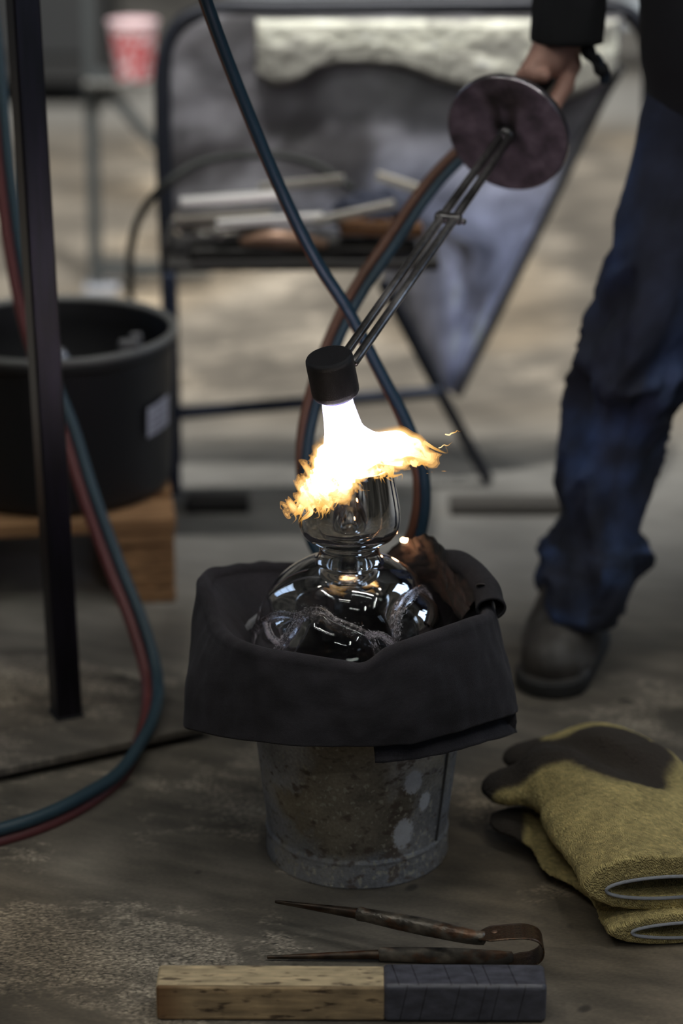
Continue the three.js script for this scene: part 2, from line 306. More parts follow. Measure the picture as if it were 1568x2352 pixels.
{
  const t = thing('metal_bucket', 'worn galvanised metal bucket with pale splotches under the black cloth', 'bucket');
  const R = (h) => 0.1005 + 0.118 * (h - 0.03);
  const prof = [[0.094, 0.006], [0.099, 0.0], [0.1025, 0.0], [0.1032, 0.002], [0.1022, 0.026], [0.1034, 0.029], [0.1036, 0.031], [0.1022, 0.034], [R(0.036) + 0.0006, 0.036]];
  for (let h = 0.045; h < 0.25; h += 0.012) prof.push([R(h) + 0.0006, h]);
  prof.push([R(0.252) + 0.001, 0.252], [0.1315, 0.255], [0.1318, 0.258], [0.129, 0.2585], [0.1265, 0.255]);
  for (let h = 0.24; h > 0.03; h -= 0.03) prof.push([R(h) - 0.0012, h]);
  prof.push([0.097, 0.022], [0.0, 0.022]);
  const g = lathe(prof, 128), p = g.attributes.position, uv = g.attributes.uv;
  for (let i = 0; i < p.count; i++) {
    uv.setY(i, cl(p.getY(i) / 0.27)); const a = Math.atan2(p.getX(i), p.getZ(i)), k = 1 + 0.006 * N(Math.cos(a) * 2 + 5, Math.sin(a) * 2, p.getY(i) * 14);   // small dents
    p.setX(i, p.getX(i) * k); p.setZ(i, p.getZ(i) * k);
  }
  g.computeVertexNormals(); put('pail', g, bucketMat, t);
  const a = 1.02, seam = []; for (let h = 0.035; h < 0.25; h += 0.02) { const r = R(h) + 0.0012; seam.push([Math.sin(a) * r, h, Math.cos(a) * r]); }
  put('seam', tube(seam, 0.0016, 30, 8), mat([0.12, 0.12, 0.13], 0.5, 0.7), t);
}

// ================================================================ CLOTH in the bucket
const clothBump = tex(1024, 1024, (u, v) => 0.5 + 0.6 * N(u * 420, v * 300, 3) + 0.5 * N(u * 200, v * 460, 8) + 0.2 * fbm(u * 7, v * 7, 6, 3), false, [4, 4]);
const clothTex = tex(512, 512, (u, v) => { const k = 0.185 + 0.07 * fbm(u * 14, v * 14, 2, 5) + 0.05 * fbm(u * 120, v * 120, 5, 2); return [k * 0.98, k * 0.92, k * 1.0]; }, true, [2, 2]);
const clothMat = mat([0.95, 0.95, 1.0], 0.95, 0, { map: clothTex, bumpMap: clothBump, bumpScale: 0.0006, sheen: 0.25, sheenColor: new THREE.Color(0.5, 0.48, 0.55), sheenRoughness: 0.7 });
const foldAt = curve1([[-180, 0.156, 0.287], [-157, 0.168, 0.289], [-130, 0.180, 0.302], [-112, 0.188, 0.310], [-98, 0.180, 0.311], [-86, 0.168, 0.297], [-72, 0.166, 0.292], [-45, 0.170, 0.298], [-22, 0.163, 0.299], [-7, 0.164, 0.297], [2, 0.166, 0.2955], [11, 0.166, 0.312], [30, 0.161, 0.320], [52, 0.161, 0.320], [70, 0.156, 0.308], [88, 0.148, 0.302], [104, 0.150, 0.312], [122, 0.154, 0.312], [145, 0.152, 0.300]], true);
const hemAt = curve1([[-180, 0.168, 0.19], [-130, 0.182, 0.185], [-95, 0.184, 0.174], [-79, 0.196, 0.168], [-68, 0.190, 0.177], [-57, 0.186, 0.186], [-41, 0.184, 0.198], [-26, 0.186, 0.206], [-8, 0.182, 0.210], [6, 0.181, 0.2105], [31, 0.176, 0.209], [50, 0.177, 0.206], [66, 0.185, 0.199], [73, 0.184, 0.194], [90, 0.172, 0.19], [130, 0.168, 0.19]], true);
{
  const t = thing('fire_cloth', 'charcoal felt cloth draped in the bucket with a wide folded cuff', 'cloth');
  const nu = 300, nv = 110;
  const wr = (th, s) => 0.0050 * fbm(Math.cos(th) * 3.5, Math.sin(th) * 3.5, s * 3, 3) + 0.0022 * N(Math.cos(th) * 9 + 3, Math.sin(th) * 9, s * 7);
  const surf = (u, v) => {
    const deg = (u - 0.5) * 360, th = deg * Math.PI / 180, [fr, fh] = foldAt(deg), [hr, hh] = hemAt(deg); let r, h;
    if (v < 0.46) { const k = v / 0.46; r = lerp(hr, fr, k) + 0.004 * Math.sin(k * Math.PI) * (1 + Math.sin(deg * 0.06)); h = lerp(hh, fh - 0.010, k); r += 0.0045 * Math.exp(-(((deg - 17 - k * 6) / 3.2) ** 2)) * (1 - k); }
    else if (v < 0.60) { const a = (v - 0.46) / 0.14 * Math.PI; r = fr - 0.009 + 0.009 * Math.cos(a); h = fh - 0.010 + 0.010 * Math.sin(a); }
    else { const k = (v - 0.60) / 0.40, p = k < 0.55 ? k / 0.55 : 1; r = k < 0.55 ? lerp(fr - 0.018, 0.099, 1 - (1 - p) ** 2.3) : lerp(0.099, 0.004, (k - 0.55) / 0.45); h = k < 0.55 ? lerp(fh - 0.010, 0.165, p) : lerp(0.165, 0.137, ss(0, 0.5, (k - 0.55) / 0.45)); r -= k < 0.55 ? 0.004 * p * (1 - p) * 4 * fbm(Math.cos(th) * 2.5 + 9, Math.sin(th) * 2.5, k * 2, 3) * 2 : 0; }
    const w = wr(th, v) * (v > 0.85 ? 0.3 : 1); r += w; h += 0.6 * w * (v > 0.4 && v < 0.7 ? 1 : 0.2);
    return [Math.sin(th) * r, h, Math.cos(th) * r];
  };
  put('felt', thicken(sheet(nu, nv, surf, true, [1.0, 0.45]), nu, nv, 0.0028), clothMat, t);
  // the second layer that hangs below the right half of the cuff
  const d0 = 5.5, d1 = 71;
  const hem = sheet(90, 20, (u, v) => {
    const deg = lerp(d0, d1, u), th = deg * Math.PI / 180, [hr, hh] = hemAt(deg), end = ss(0.965, 1, u);
    const k = v, drop = lerp(0.0205, 0.0255, u);
    const r = hr - 0.003 * end - 0.026 * (1 - end) + 0.0215 * (1 - end) * ss(0.50, 1, k) + 0.0012 * N(deg * 0.15, k * 3), h = hh + 0.022 * (1 - end) - k * (0.022 * (1 - end) + drop) + 0.0012 * N(deg * 0.12, 4);
    return [Math.sin(th) * r, h, Math.cos(th) * r];
  }, false, [0.25, 0.05]);
  put('hem', thicken(hem, 90, 20, 0.0026), clothMat, t).userData.label = 'lower layer hanging below the cuff';
  // stiff scorched leather-like edge standing up behind the glass, with one glowing spot
  const brownTex = tex(256, 256, (u, v) => { const k = (0.6 + 0.8 * fbm(u * 9, v * 9, 4, 4)) * lerp(0.35, 1, ss(0.0, 0.14, v + 0.12 * N(u * 14, 2))) * lerp(1, 0.4, ss(0.1, 0.3, fbm(u * 5, v * 3, 14, 3))); return [0.32 * k, 0.225 * k, 0.20 * k]; });
  const A = [[0.024, 0.302, -0.112], [0.050, 0.330, -0.104], [0.068, 0.336, -0.094], [0.090, 0.334, -0.076], [0.116, 0.322, -0.040], [0.128, 0.306, 0.012]], B = [[0.030, 0.284, -0.100], [0.054, 0.292, -0.088], [0.072, 0.296, -0.070], [0.088, 0.296, -0.046], [0.104, 0.290, -0.016], [0.120, 0.286, 0.020]];
  const ca = new THREE.CatmullRomCurve3(A.map(V)), cb = new THREE.CatmullRomCurve3(B.map(V));
  const burnt = sheet(60, 24, (u, v) => { const p = ca.getPoint(u).lerp(cb.getPoint(u), v), n = 0.010 * fbm(u * 7, v * 4, 3, 3), pk = 0.013 * (1 - v) ** 2 * Math.max(0, 1 - Math.abs(u - 0.50) / 0.16) - 0.006 * (1 - v) ** 2 * Math.exp(-(((u - 0.72) / 0.08) ** 2)); return [p.x + n * 0.5 - 0.010 * Math.sin(v * 3) * Math.cos(u * 7), p.y + n + pk + 0.002 * (1 - v) ** 3 * N(u * 24, 2.5), p.z + n + 0.016 * Math.sin(v * 3)]; });
  const burntMat = mat([1, 1, 1], 0.55, 0, { map: brownTex, bumpMap: grainTex, bumpScale: 0.001 });
  const ch = put('scorched_edge', thicken(burnt, 60, 24, 0.002), burntMat, t); ch.userData.label = 'brown scorched curled edge';
  const rc = new THREE.CatmullRomCurve3([[0.082, 0.318, -0.085], [0.108, 0.320, -0.066], [0.128, 0.317, -0.036], [0.140, 0.311, -0.004], [0.143, 0.305, 0.032]].map(V)), up0 = V([0.1, 1, 0.2]);
  const flap = sheet(50, 40, (u, v) => { const p = rc.getPointAt(u), T = rc.getTangentAt(u), s = new THREE.Vector3().crossVectors(T, up0).normalize(), n = new THREE.Vector3().crossVectors(s, T), a = -2.5 + v * 5.6, r = (0.0135 - 0.0035 * v) * (1 + 0.22 * N(u * 5, v * 3)) * (0.7 + 0.3 * ss(0, 0.3, u)); p.addScaledVector(s, Math.sin(a) * r * 1.15).addScaledVector(n, Math.cos(a) * r); return p.toArray(); });
  put('rolled_edge', thicken(flap, 50, 40, 0.0024), clothMat, t);
  const hole = sheet(14, 10, (u, v) => { const a = u * 2 * Math.PI, r = 0.009 * v * (1 + 0.3 * N(u * 6, 3)); return [0.134 + r * Math.cos(a) * 0.6, 0.322 + r * Math.sin(a) * 0.5, 0.006 + r * Math.sin(a) * 0.7]; });
  put('singed_patch', thicken(hole, 14, 10, 0.001), mat([0.16, 0.14, 0.13], 0.8, 0, { bumpMap: grainTex, bumpScale: 0.002 }), t);
  const em = []; for (const [x, y, z, r] of [[0.0515, 0.3345, -0.100, 0.0028], [0.0555, 0.3335, -0.099, 0.0032], [0.059, 0.3318, -0.098, 0.0022]]) { const s = new THREE.IcosahedronGeometry(r, 3); s.translate(x, y, z); em.push(s); }
  const gl = put('glowing_ember', join(em), mat([0.3, 0.15, 0.08], 0.7, 0, { emissive: new THREE.Color(1, 0.72, 0.42), emissiveIntensity: 14 }), t); gl.userData.label = 'glowing ember on the scorched edge';
  const l = new THREE.PointLight(new THREE.Color(1, 0.45, 0.2), 0.0013, 0, 2); l.position.set(0.056, 0.338, -0.092); l.shadow.radius = 0.2; scene.add(l);
}

// ================================================================ GLASS VASE
const VX = -0.0095, BY = 0.25, BR = 0.107;
const sph = (lon, lat, r) => { const a = lon * Math.PI / 180, b = lat * Math.PI / 180; return [Math.sin(a) * Math.cos(b) * r, Math.sin(b) * r, Math.cos(a) * Math.cos(b) * r]; };
const TRAILS = [   // glass trails over the belly: [half width, points as longitude and latitude]
  [0.0078, [[-104, 2], [-90.8, 7.3], [-71.9, 23.6], [-57.2, 32.3], [-41, 35.7], [-30, 40.6], [-21, 41.5], [-13.7, 38.2], [-0.7, 34.1], [12.2, 28.1], [18, 16], [22, 2], [24, -14]]],
  [0.0065, [[-40, 35], [-43.7, 24.5], [-49.2, 15.1], [-53, 6], [-55, -10]]],
  [0.0045, [[-73, 22], [-62, 17], [-49, 15]]],
  [0.0060, [[-90.8, 7.3], [-86, -4], [-84, -20]]],
  [0.0092, [[29, -8], [30, 8], [31.8, 22], [38.5, 35], [51, 42], [70, 43]]],
  [0.0055, [[70, 43], [94, 37], [103, 26], [100, 16], [96, 0], [92, -15]]],
  [0.0045, [[12.2, 28.1], [22, 26.5], [30, 19]]],
  [0.0050, [[-90.8, 7.3], [-97, 20], [-110, 27], [-140, 30], [-170, 24], [160, 22], [130, 28], [103, 28]]],
  [0.0060, [[-170, 24], [-168, 0], [-165, -20]]], [0.0060, [[130, 28], [134, 5], [138, -20]]],
];
const trailCurves = TRAILS.map(([w, pts]) => {
  let last = pts[0][0]; const un = pts.map(([lo, la]) => { while (lo - last > 180) lo -= 360; while (lo - last < -180) lo += 360; last = lo; return [lo, la]; });
  const c = new THREE.CatmullRomCurve3(un.map(([lo, la]) => V(sph(lo, la, 1))), false, 'centripetal');
  return { w, pts: c.getPoints(70).map((p) => p.normalize()) };
});
const trailDist = (n) => { let d = 9; for (const t of trailCurves) for (const p of t.pts) { const q = (p.x - n[0]) ** 2 + (p.y - n[1]) ** 2 + (p.z - n[2]) ** 2; if (q < d) d = q; } return Math.sqrt(d) * BR; };
const bellyR = (n) => { const k = ss(0.95, 0.55, n[1]) ; return BR + k * 0.0075 * (1 - Math.exp(-((trailDist(n) / 0.016) ** 2))) - 0.006 * k; };
const glass = new THREE.MeshPhysicalMaterial({ color: 0xffffff, roughness: 0, metalness: 0, transmission: 1, thickness: 0.004, ior: 1.5, side: THREE.DoubleSide, specularIntensity: 1 });
const trailBump = tex(1024, 128, (u, v) => 0.5 + 0.9 * fbm(u * 22, v * 24, 3, 4) + 0.25 * N(u * 120, v * 60, 4), false, [9, 16]);
const trailMat = new THREE.MeshPhysicalMaterial({ color: new THREE.Color(0.98, 0.94, 0.99), roughness: 0.02, transmission: 0.97, thickness: 0.004, ior: 1.5, bumpMap: trailBump, bumpScale: 0.0005, side: THREE.DoubleSide });
{
  const t = thing('glass_vase', 'clear blown glass vase with a round belly under a small bowl', 'vase', [VX, 0, 0]);
  const th0 = Math.asin(0.0405 / BR), outer = [[0.0430, 0.4585], [0.0445, 0.4590], [0.0458, 0.4575], [0.0466, 0.453], [0.049, 0.441], [0.0520, 0.426], [0.0546, 0.411], [0.0556, 0.4], [0.0552, 0.392], [0.0530, 0.3845], [0.0485, 0.3785], [0.0430, 0.3750], [0.0385, 0.3730], [0.0365, 0.3715], [0.0350, 0.3690], [0.0332, 0.3665], [0.0324, 0.3620], [0.0330, 0.3575], [0.0352, 0.3530], [0.0380, 0.3500]];
  const rowsB = 70, rowsO = outer.length, nu = 160, total = rowsO + rowsB;
  const outSurf = sheet(nu, total - 1, (u, v) => {
    const row = Math.round(v * (total - 1)), a = u * 2 * Math.PI;
    if (row < rowsO) return [Math.sin(a) * outer[row][0], outer[row][1], Math.cos(a) * outer[row][0]];
    const ph = lerp(th0, Math.PI - 0.0005, (row - rowsO) / (rowsB - 1)), n = [Math.sin(ph) * Math.sin(a), Math.cos(ph), Math.sin(ph) * Math.cos(a)], r = bellyR(n);
    return [n[0] * r, BY + n[1] * r, n[2] * r];
  }, true);
  const cav = [[0.0430, 0.4585], [0.0442, 0.453], [0.0466, 0.441], [0.0496, 0.426], [0.0520, 0.411], [0.0528, 0.401], [0.0520, 0.393], [0.0490, 0.3865], [0.0440, 0.3815], [0.0370, 0.3785], [0.0312, 0.3765], [0.0276, 0.3725], [0.0262, 0.3660], [0.0264, 0.3590], [0.0284, 0.3535], [0.0290, 0.3495], [0.0270, 0.3455], [0.0210, 0.3420], [0.0110, 0.3402], [0.0, 0.3398]];
  const bowlIn = new THREE.LatheGeometry(cav.map((p) => new THREE.Vector2(Math.max(p[0], 1e-5), p[1])), nu, 0);
  put('body', join([outSurf, bowlIn]), glass, t);
  // hollow of the belly, under the thick rounded plug of the neck
  const dome = [[0.0, 0.3310], [0.010, 0.3314], [0.020, 0.3330], [0.029, 0.3358], [0.036, 0.3393], [0.0405, 0.3421], [0.0425, 0.3431]], phi0 = Math.asin(0.0445 / 0.1035), rowsD = dome.length, totI = rowsD + rowsB;
  const inner = sheet(nu, totI - 1, (u, v) => {
    const row = Math.round(v * (totI - 1)), a = u * 2 * Math.PI;
    if (row < rowsD) return [Math.sin(a) * Math.max(dome[row][0], 1e-5), dome[row][1], Math.cos(a) * Math.max(dome[row][0], 1e-5)];
    const ph = lerp(phi0, Math.PI - 0.0005, (row - rowsD) / (rowsB - 1)), n = [Math.sin(ph) * Math.sin(a), Math.cos(ph), Math.sin(ph) * Math.cos(a)], r = bellyR(n) - 0.0032;
    return [n[0] * r, BY + n[1] * r, n[2] * r];
  }, true);
  const ix = inner.index.array; for (let i = 0; i < ix.length; i += 3) { const s = ix[i + 1]; ix[i + 1] = ix[i + 2]; ix[i + 2] = s; } inner.computeVertexNormals();
  put('belly_hollow', inner, glass, t);
  for (const tr of trailCurves) {
    const pts = tr.pts.filter((_, i) => i % 2 === 0).map((p) => { const r = bellyR([p.x, p.y, p.z]) + 0.0008; return [p.x * r, BY + p.y * r, p.z * r]; });
    const g = tube(pts, (s) => tr.w * (0.95 + 0.3 * N(s * 9, tr.w * 900)), 150, 40, 0.45), q = g.attributes.position, m = g.attributes.normal, uu = g.attributes.uv;
    for (let i = 0; i < q.count; i++) { const a = uu.getY(i) / 0.01, s = uu.getX(i), e = tr.w * (0.06 * N(Math.cos(a) * 3.2, Math.sin(a) * 3.2, s * 9 + tr.w * 500) + 0.03 * N(Math.cos(a) * 9, Math.sin(a) * 9, s * 9)); q.setXYZ(i, q.getX(i) + m.getX(i) * e, q.getY(i) + m.getY(i) * e, q.getZ(i) + m.getZ(i) * e); }
    g.computeVertexNormals(); put('trail', g, trailMat, t).userData.label = 'thick ribbed glass trail full of bubbles';
  }
  const bub = new THREE.InstancedMesh(new THREE.IcosahedronGeometry(1, 1), mat([0.97, 0.92, 0.99], 0.2, 0.0), 5000), M = new THREE.Matrix4(); let k = 0;
  while (k < 5000) {
    const tr = trailCurves[Math.floor(rnd() * 8)], at = Math.floor(rnd() * (tr.pts.length - 1)), p = tr.pts[at], along = tr.pts[at + 1].clone().sub(p).normalize(), side = new THREE.Vector3().crossVectors(p, along).normalize();
    const o = (rnd() + rnd() - 1) * 0.95, sh = Math.sqrt(Math.max(0, 1 - o * o)), r = bellyR([p.x, p.y, p.z]) + 0.0008 + tr.w * 0.45 * sh * (0.55 + 0.38 * rnd()), e = 0.00005 + 0.00011 * rnd() ** 2;
    const q = p.clone().multiplyScalar(r).addScaledVector(side, o * tr.w * 0.9).addScaledVector(along, (rnd() - 0.5) * 0.004); q.y += BY;
    M.makeBasis(side.clone().multiplyScalar(e), p.clone().multiplyScalar(e), along.clone().multiplyScalar(e * (2.5 + 20 * rnd() ** 2))).setPosition(q); bub.setMatrixAt(k++, M);
  }
  bub.name = 'seed_bubbles'; bub.userData.kind = 'stuff'; t.add(bub);
}

// ================================================================ TORCH and its flame
const black = mat([0.018, 0.017, 0.02], 0.42, 0.3, { bumpMap: grainTex, bumpScale: 0.0002 });
const steelDark = mat([0.42, 0.40, 0.40], 0.30, 0.85, { map: dullTex });
const rodA = V([-0.010, 0.574, -0.012]), discC = V([0.184, 0.730, -0.450]), rodDir = discC.clone().sub(rodA).normalize();
const side = new THREE.Vector3().crossVectors(rodDir, new THREE.Vector3(0, 1, 0)).normalize(), lift = new THREE.Vector3().crossVectors(side, rodDir);
const along = (s, a = 0, b = 0) => discC.clone().addScaledVector(rodDir, s).addScaledVector(side, a).addScaledVector(lift, b).toArray();
{
  const t = thing('gas_torch', 'long black gas torch with a round heat shield, held over the glass', 'torch');
  const axis = new THREE.Vector3(-0.17, 0.955, 0.19).normalize(), base = V([-0.0237, 0.5385, 0.0]), q = new THREE.Quaternion().setFromUnitVectors(new THREE.Vector3(0, 1, 0), axis);
  const head = lathe([[0.0, 0.030], [0.0205, 0.030], [0.0222, 0.012], [0.0225, -0.0005], [0.0238, -0.0005], [0.0252, 0.002], [0.0256, 0.006], [0.0256, 0.040], [0.0252, 0.0435], [0.024, 0.0455], [0.022, 0.0462], [0.0, 0.0462]], 64);
  head.applyQuaternion(q); head.translate(base.x, base.y, base.z); put('burner_head', head, black, t);
  const start = -discC.distanceTo(rodA);
  for (const s of [-1, 1]) put('gas_pipe', tube([along(start - 0.004, s * 0.0078 - 0.001, -0.002), along(start * 0.6, s * 0.0082), along(start * 0.3, s * 0.0078), along(-0.004, s * 0.0058)], 0.0050, 40, 14), steelDark, t);
  put('pipe_clamp', join([tube([along(start * 0.41, -0.014), along(start * 0.41, 0.015)], 0.0066, 8, 12), bar(along(start * 0.425, -0.011, 0), along(start * 0.395, -0.011, 0), 0.005, 0.013), tube([along(start * 0.41, 0.012, -0.001), along(start * 0.41, 0.021, -0.003)], 0.0036, 8, 10)]), steelDark, t);
  const discTex = tex(512, 512, (u, v) => { const r = Math.hypot(u - 0.5, v - 0.5), n = fbm(u * 6, v * 6, 3, 5), k = 0.85 + 0.7 * n - 0.45 * Math.exp(-((r / 0.1) ** 2)); return [0.46 * k, 0.42 * k, 0.44 * k]; });
  const disc = new THREE.CylinderGeometry(0.0765, 0.0765, 0.0085, 96, 1), dp = lathe([[0.006, -0.005], [0.0745, -0.005], [0.0765, -0.003], [0.0765, 0.004], [0.0745, 0.006], [0.006, 0.006]], 96);
  { const p = dp.attributes.position, uv = dp.attributes.uv; for (let i = 0; i < p.count; i++) uv.setXY(i, 0.5 + p.getX(i) / 0.16, 0.5 + p.getZ(i) / 0.16); }
  const dq = new THREE.Quaternion().setFromUnitVectors(new THREE.Vector3(0, 1, 0), rodDir); dp.applyQuaternion(dq); dp.translate(...discC.toArray());
  put('heat_shield', dp, mat([0.9, 0.85, 0.88], 0.5, 0.55, { map: discTex, bumpMap: grainTex, bumpScale: 0.0004 }), t).userData.label = 'round brown steel heat shield';
  const rimG = lathe([[0.0762, -0.0042], [0.0772, -0.003], [0.0772, 0.004], [0.0762, 0.0052]], 96); rimG.applyQuaternion(dq); rimG.translate(...discC.toArray()); put('shield_rim', rimG, mat([0.6, 0.55, 0.6], 0.25, 0.95), t);
  put('collar', tube([along(-0.012), along(0.012)], 0.011, 8, 20), steelDark, t);
  put('handle', tube([along(0.0), along(0.03), along(0.12), along(0.185)], (s) => (s < 0.15 ? 0.009 : 0.0125 + 0.001 * Math.sin(s * 20)), 40, 18), black, t);
  put('hose_fitting', tube([along(0.186), along(0.2, -0.004, -0.012), along(0.205, -0.01, -0.03)], 0.009, 12, 12), mat([0.5, 0.38, 0.14], 0.35, 0.9), t);
}
{
  const t = thing('torch_flame', 'white-hot torch flame with yellow tongues licking the glass bowl', 'flame');
  const hot = (k) => new THREE.MeshBasicMaterial({ vertexColors: true, transparent: true, side: THREE.DoubleSide, color: new THREE.Color(k, k, k) });
  // [points, radii] of the jet and its tongues
  const jet = [[[-0.0232, 0.537, 0.0], 0.0195], [[-0.0215, 0.524, -0.001], 0.0205], [[-0.0165, 0.501, -0.003], 0.0235], [[-0.012, 0.482, 0.002], 0.030], [[-0.012, 0.468, 0.010], 0.034], [[-0.024, 0.458, 0.024], 0.029], [[-0.038, 0.448, 0.042], 0.019]];
  const arms = [[[-0.005, 0.478, 0.008], 0.024], [[0.018, 0.480, 0.008], 0.0205], [[0.040, 0.483, 0.014], 0.0215], [[0.057, 0.482, 0.015], 0.0145], [[0.072, 0.475, 0.015], 0.0075]];
  const left = [[[-0.034, 0.455, 0.035], 0.020], [[-0.048, 0.444, 0.052], 0.0125], [[-0.060, 0.436, 0.057], 0.007], [[-0.070, 0.431, 0.058], 0.003]];
  const chain = (x, y, z, c, e) => { let d = 9; for (let i = 0; i + 1 < c.length; i++) d = Math.min(d, cap(x, y, z, c[i][0], c[i + 1][0], c[i][1] + e, c[i + 1][1] + e)); return d; };
  const field = (x, y, z, e, n, turb) => {
    let d = smin(smin(chain(x, y, z, jet, e), chain(x, y, z, arms, e), 0.012), chain(x, y, z, left, e), 0.01);
    const far = ss(0.505, 0.46, y), r = ss(-0.02, 0.02, x);
    const q = lerp(fbm((x + 0.8 * y) * 120 + n, (y * 0.6 - x * 0.8) * 30, z * 60, 3), fbm(x * 30 + n, y * 95, z * 60, 3), r);
    d += turb * far * (q * 1.6 + 0.1);
    return smax(d, y - (0.5385 + 0.178 * (x + 0.0237)), 0.002);
  };
  const heat = (x, y, z) => cl(1 - Math.max(ss(0.020, 0.085, x), ss(-0.022, -0.062, x) * ss(0.462, 0.435, y), ss(0.466, 0.43, y) * 0.9));
  const core = iso((x, y, z) => field(x, y, z, -0.0035, 3, 0.010), [-0.09, 0.40, -0.06], [0.10, 0.545, 0.09], 0.0024, (x, y, z) => {
    const h = heat(x, y, z), b = ss(0.5270, 0.5350, y - 0.178 * (x + 0.0237)); let c = mix3([1.9, 1.15, 0.48], [7.0, 6.0, 5.0], h); c = mix3(c, [5.0, 4.8, 7.0], ss(0.47, 0.52, y)); c = mix3(c, [0.40, 0.25, 2.6], b * 0.92);
    return [...c, lerp(0.62, 1, ss(0, 0.5, h))];
  });
  put('flame_core', core, hot(1), t);
  [[-0.0028, 0.011, 0.34, [2.2, 1.6, 0.85]], [-0.0016, 0.014, 0.30, [1.8, 1.15, 0.48]], [-0.0003, 0.017, 0.26, [1.55, 0.92, 0.33]], [0.0012, 0.021, 0.21, [1.3, 0.70, 0.21]], [0.0028, 0.026, 0.15, [1.1, 0.54, 0.14]]].forEach(([e, turb, al, col]) => {
    const halo = iso((x, y, z) => field(x, y, z, e, 3, turb), [-0.10, 0.39, -0.07], [0.115, 0.55, 0.10], 0.0027, (x, y, z) => { const h = heat(x, y, z), up = ss(0.470, 0.490, y - 0.55 * Math.max(x, 0)); return [...col, al * (1 - 0.2 * h) * (1 - up)]; });
    put('flame_halo', halo, hot(1), t);
  });
  const mouth = new THREE.TorusGeometry(0.0188, 0.0017, 8, 64); mouth.rotateX(Math.PI / 2); mouth.applyQuaternion(new THREE.Quaternion().setFromUnitVectors(new THREE.Vector3(0, 1, 0), new THREE.Vector3(-0.17, 0.955, 0.19).normalize())); mouth.translate(-0.0235, 0.5365, -0.0005);
  put('blue_flame_base', paint(mouth, () => [0.25, 0.12, 2.6, 1]), hot(1), t).userData.label = 'violet blue base of the flame';
  const wisps = [];
  const wisp = (p0, dir, len, r, bend, seedN) => {
    const pts = []; for (let i = 0; i <= 6; i++) { const s = i / 6; pts.push([p0[0] + dir[0] * len * s + bend * fbm(s * 3, seedN, 1, 2), p0[1] + dir[1] * len * s + bend * fbm(s * 3, seedN, 7, 2), p0[2] + dir[2] * len * s + bend * 0.6 * fbm(s * 3, seedN, 13, 2)]); }
    const g = tube(pts, (s) => r * (0.25 + Math.sin(Math.PI * (0.18 + 0.82 * s)) * 0.9) * (1 - 0.75 * s), 22, 8, 0.6), a = V(p0), L = len;
    paint(g, (x, y, z) => { const s = cl(Math.hypot(x - a.x, y - a.y, z - a.z) / L); return [...mix3([2.6, 1.75, 0.8], [1.15, 0.58, 0.13], ss(0, 0.6, s)), 0.55 * (1 - ss(0.35, 1, s)) + 0.03]; });
    wisps.push(g);
  };
  for (let i = 0; i < 30; i++) { const s = rnd(); wisp([lerp(0.015, 0.064, s), lerp(0.470, 0.478, s) + (rnd() - 0.5) * 0.026 * (1 - 0.5 * s), 0.012 + (rnd() - 0.5) * 0.026], [0.9, 0.15 + (rnd() - 0.5) * 0.9, (rnd() - 0.5) * 0.4], 0.012 + 0.026 * rnd(), 0.0022 + 0.003 * rnd(), 0.03, i * 3.1); }
  for (let i = 0; i < 32; i++) { const s = rnd(); wisp([lerp(-0.02, -0.058, s) + (rnd() - 0.5) * 0.01, lerp(0.448, 0.438, s) + (rnd() - 0.5) * 0.02, lerp(0.046, 0.056, s) + (rnd() - 0.5) * 0.008], [-0.62 + rnd() * 0.45, -0.75, 0.12], 0.014 + 0.022 * rnd(), 0.002 + 0.0024 * rnd(), 0.014, 90 + i * 2.3); }
  for (let i = 0; i < 16; i++) { const s = rnd(); wisp([lerp(-0.016, 0.036, s), lerp(0.454, 0.468, s), 0.036 + (rnd() - 0.5) * 0.012 - 0.012 * s], [0.25 + rnd() * 0.4, -0.7, 0.15], 0.010 + 0.014 * rnd(), 0.0018 + 0.002 * rnd(), 0.014, 200 + i * 2.7); }
  for (const [x, y, l] of [[0.086, 0.483, 0.02], [0.094, 0.498, 0.018]]) wisp([x, y, 0.015], [0.8, 0.3, 0], l, 0.0008, 0.008, x * 90);
  const w = put('flame_wisps', join2(wisps), hot(1), t); w.userData.kind = 'stuff';
  const l = new THREE.PointLight(new THREE.Color(0.92, 0.80, 1.0), 0.11, 0, 2); l.position.set(-0.012, 0.485, 0.004); l.shadow.radius = 0.9; l.castShadow = true; scene.add(l);
}
function join2(list) { return mergeGeometries(list.map((g) => g.toNonIndexed())); }

// ================================================================ HOSES
const hoseBlue = mat([0.0075, 0.031, 0.052], 0.5), hoseRed = mat([0.115, 0.028, 0.028], 0.5), hoseOrange = mat([0.105, 0.042, 0.022], 0.5);
function twin(t, pts, off, r, blueMat, otherMat, names, twist) {   // two hoses side by side; twist: angle of the blue one round the pair along its length
  const c = new THREE.CatmullRomCurve3(pts.map(V), false, 'centripetal'), n = 90, P = c.getSpacedPoints(n), A = [], B = [], phi = curve1(twist), W = new THREE.Vector3(0, 0.35, 0.93);
  P.forEach((p, i) => {
    const T = c.getTangentAt(i / n), a = new THREE.Vector3().crossVectors(T, W).normalize(), b = new THREE.Vector3().crossVectors(a, T), f = phi(i / n) * Math.PI / 180, s = a.multiplyScalar(Math.cos(f) * off).addScaledVector(b, Math.sin(f) * off);
    A.push(p.clone().add(s).toArray()); B.push(p.clone().sub(s).toArray());
  });
  put(names[0], tube(A, r, 220, 14), blueMat, t); put(names[1], tube(B, r, 220, 14), otherMat, t);
}
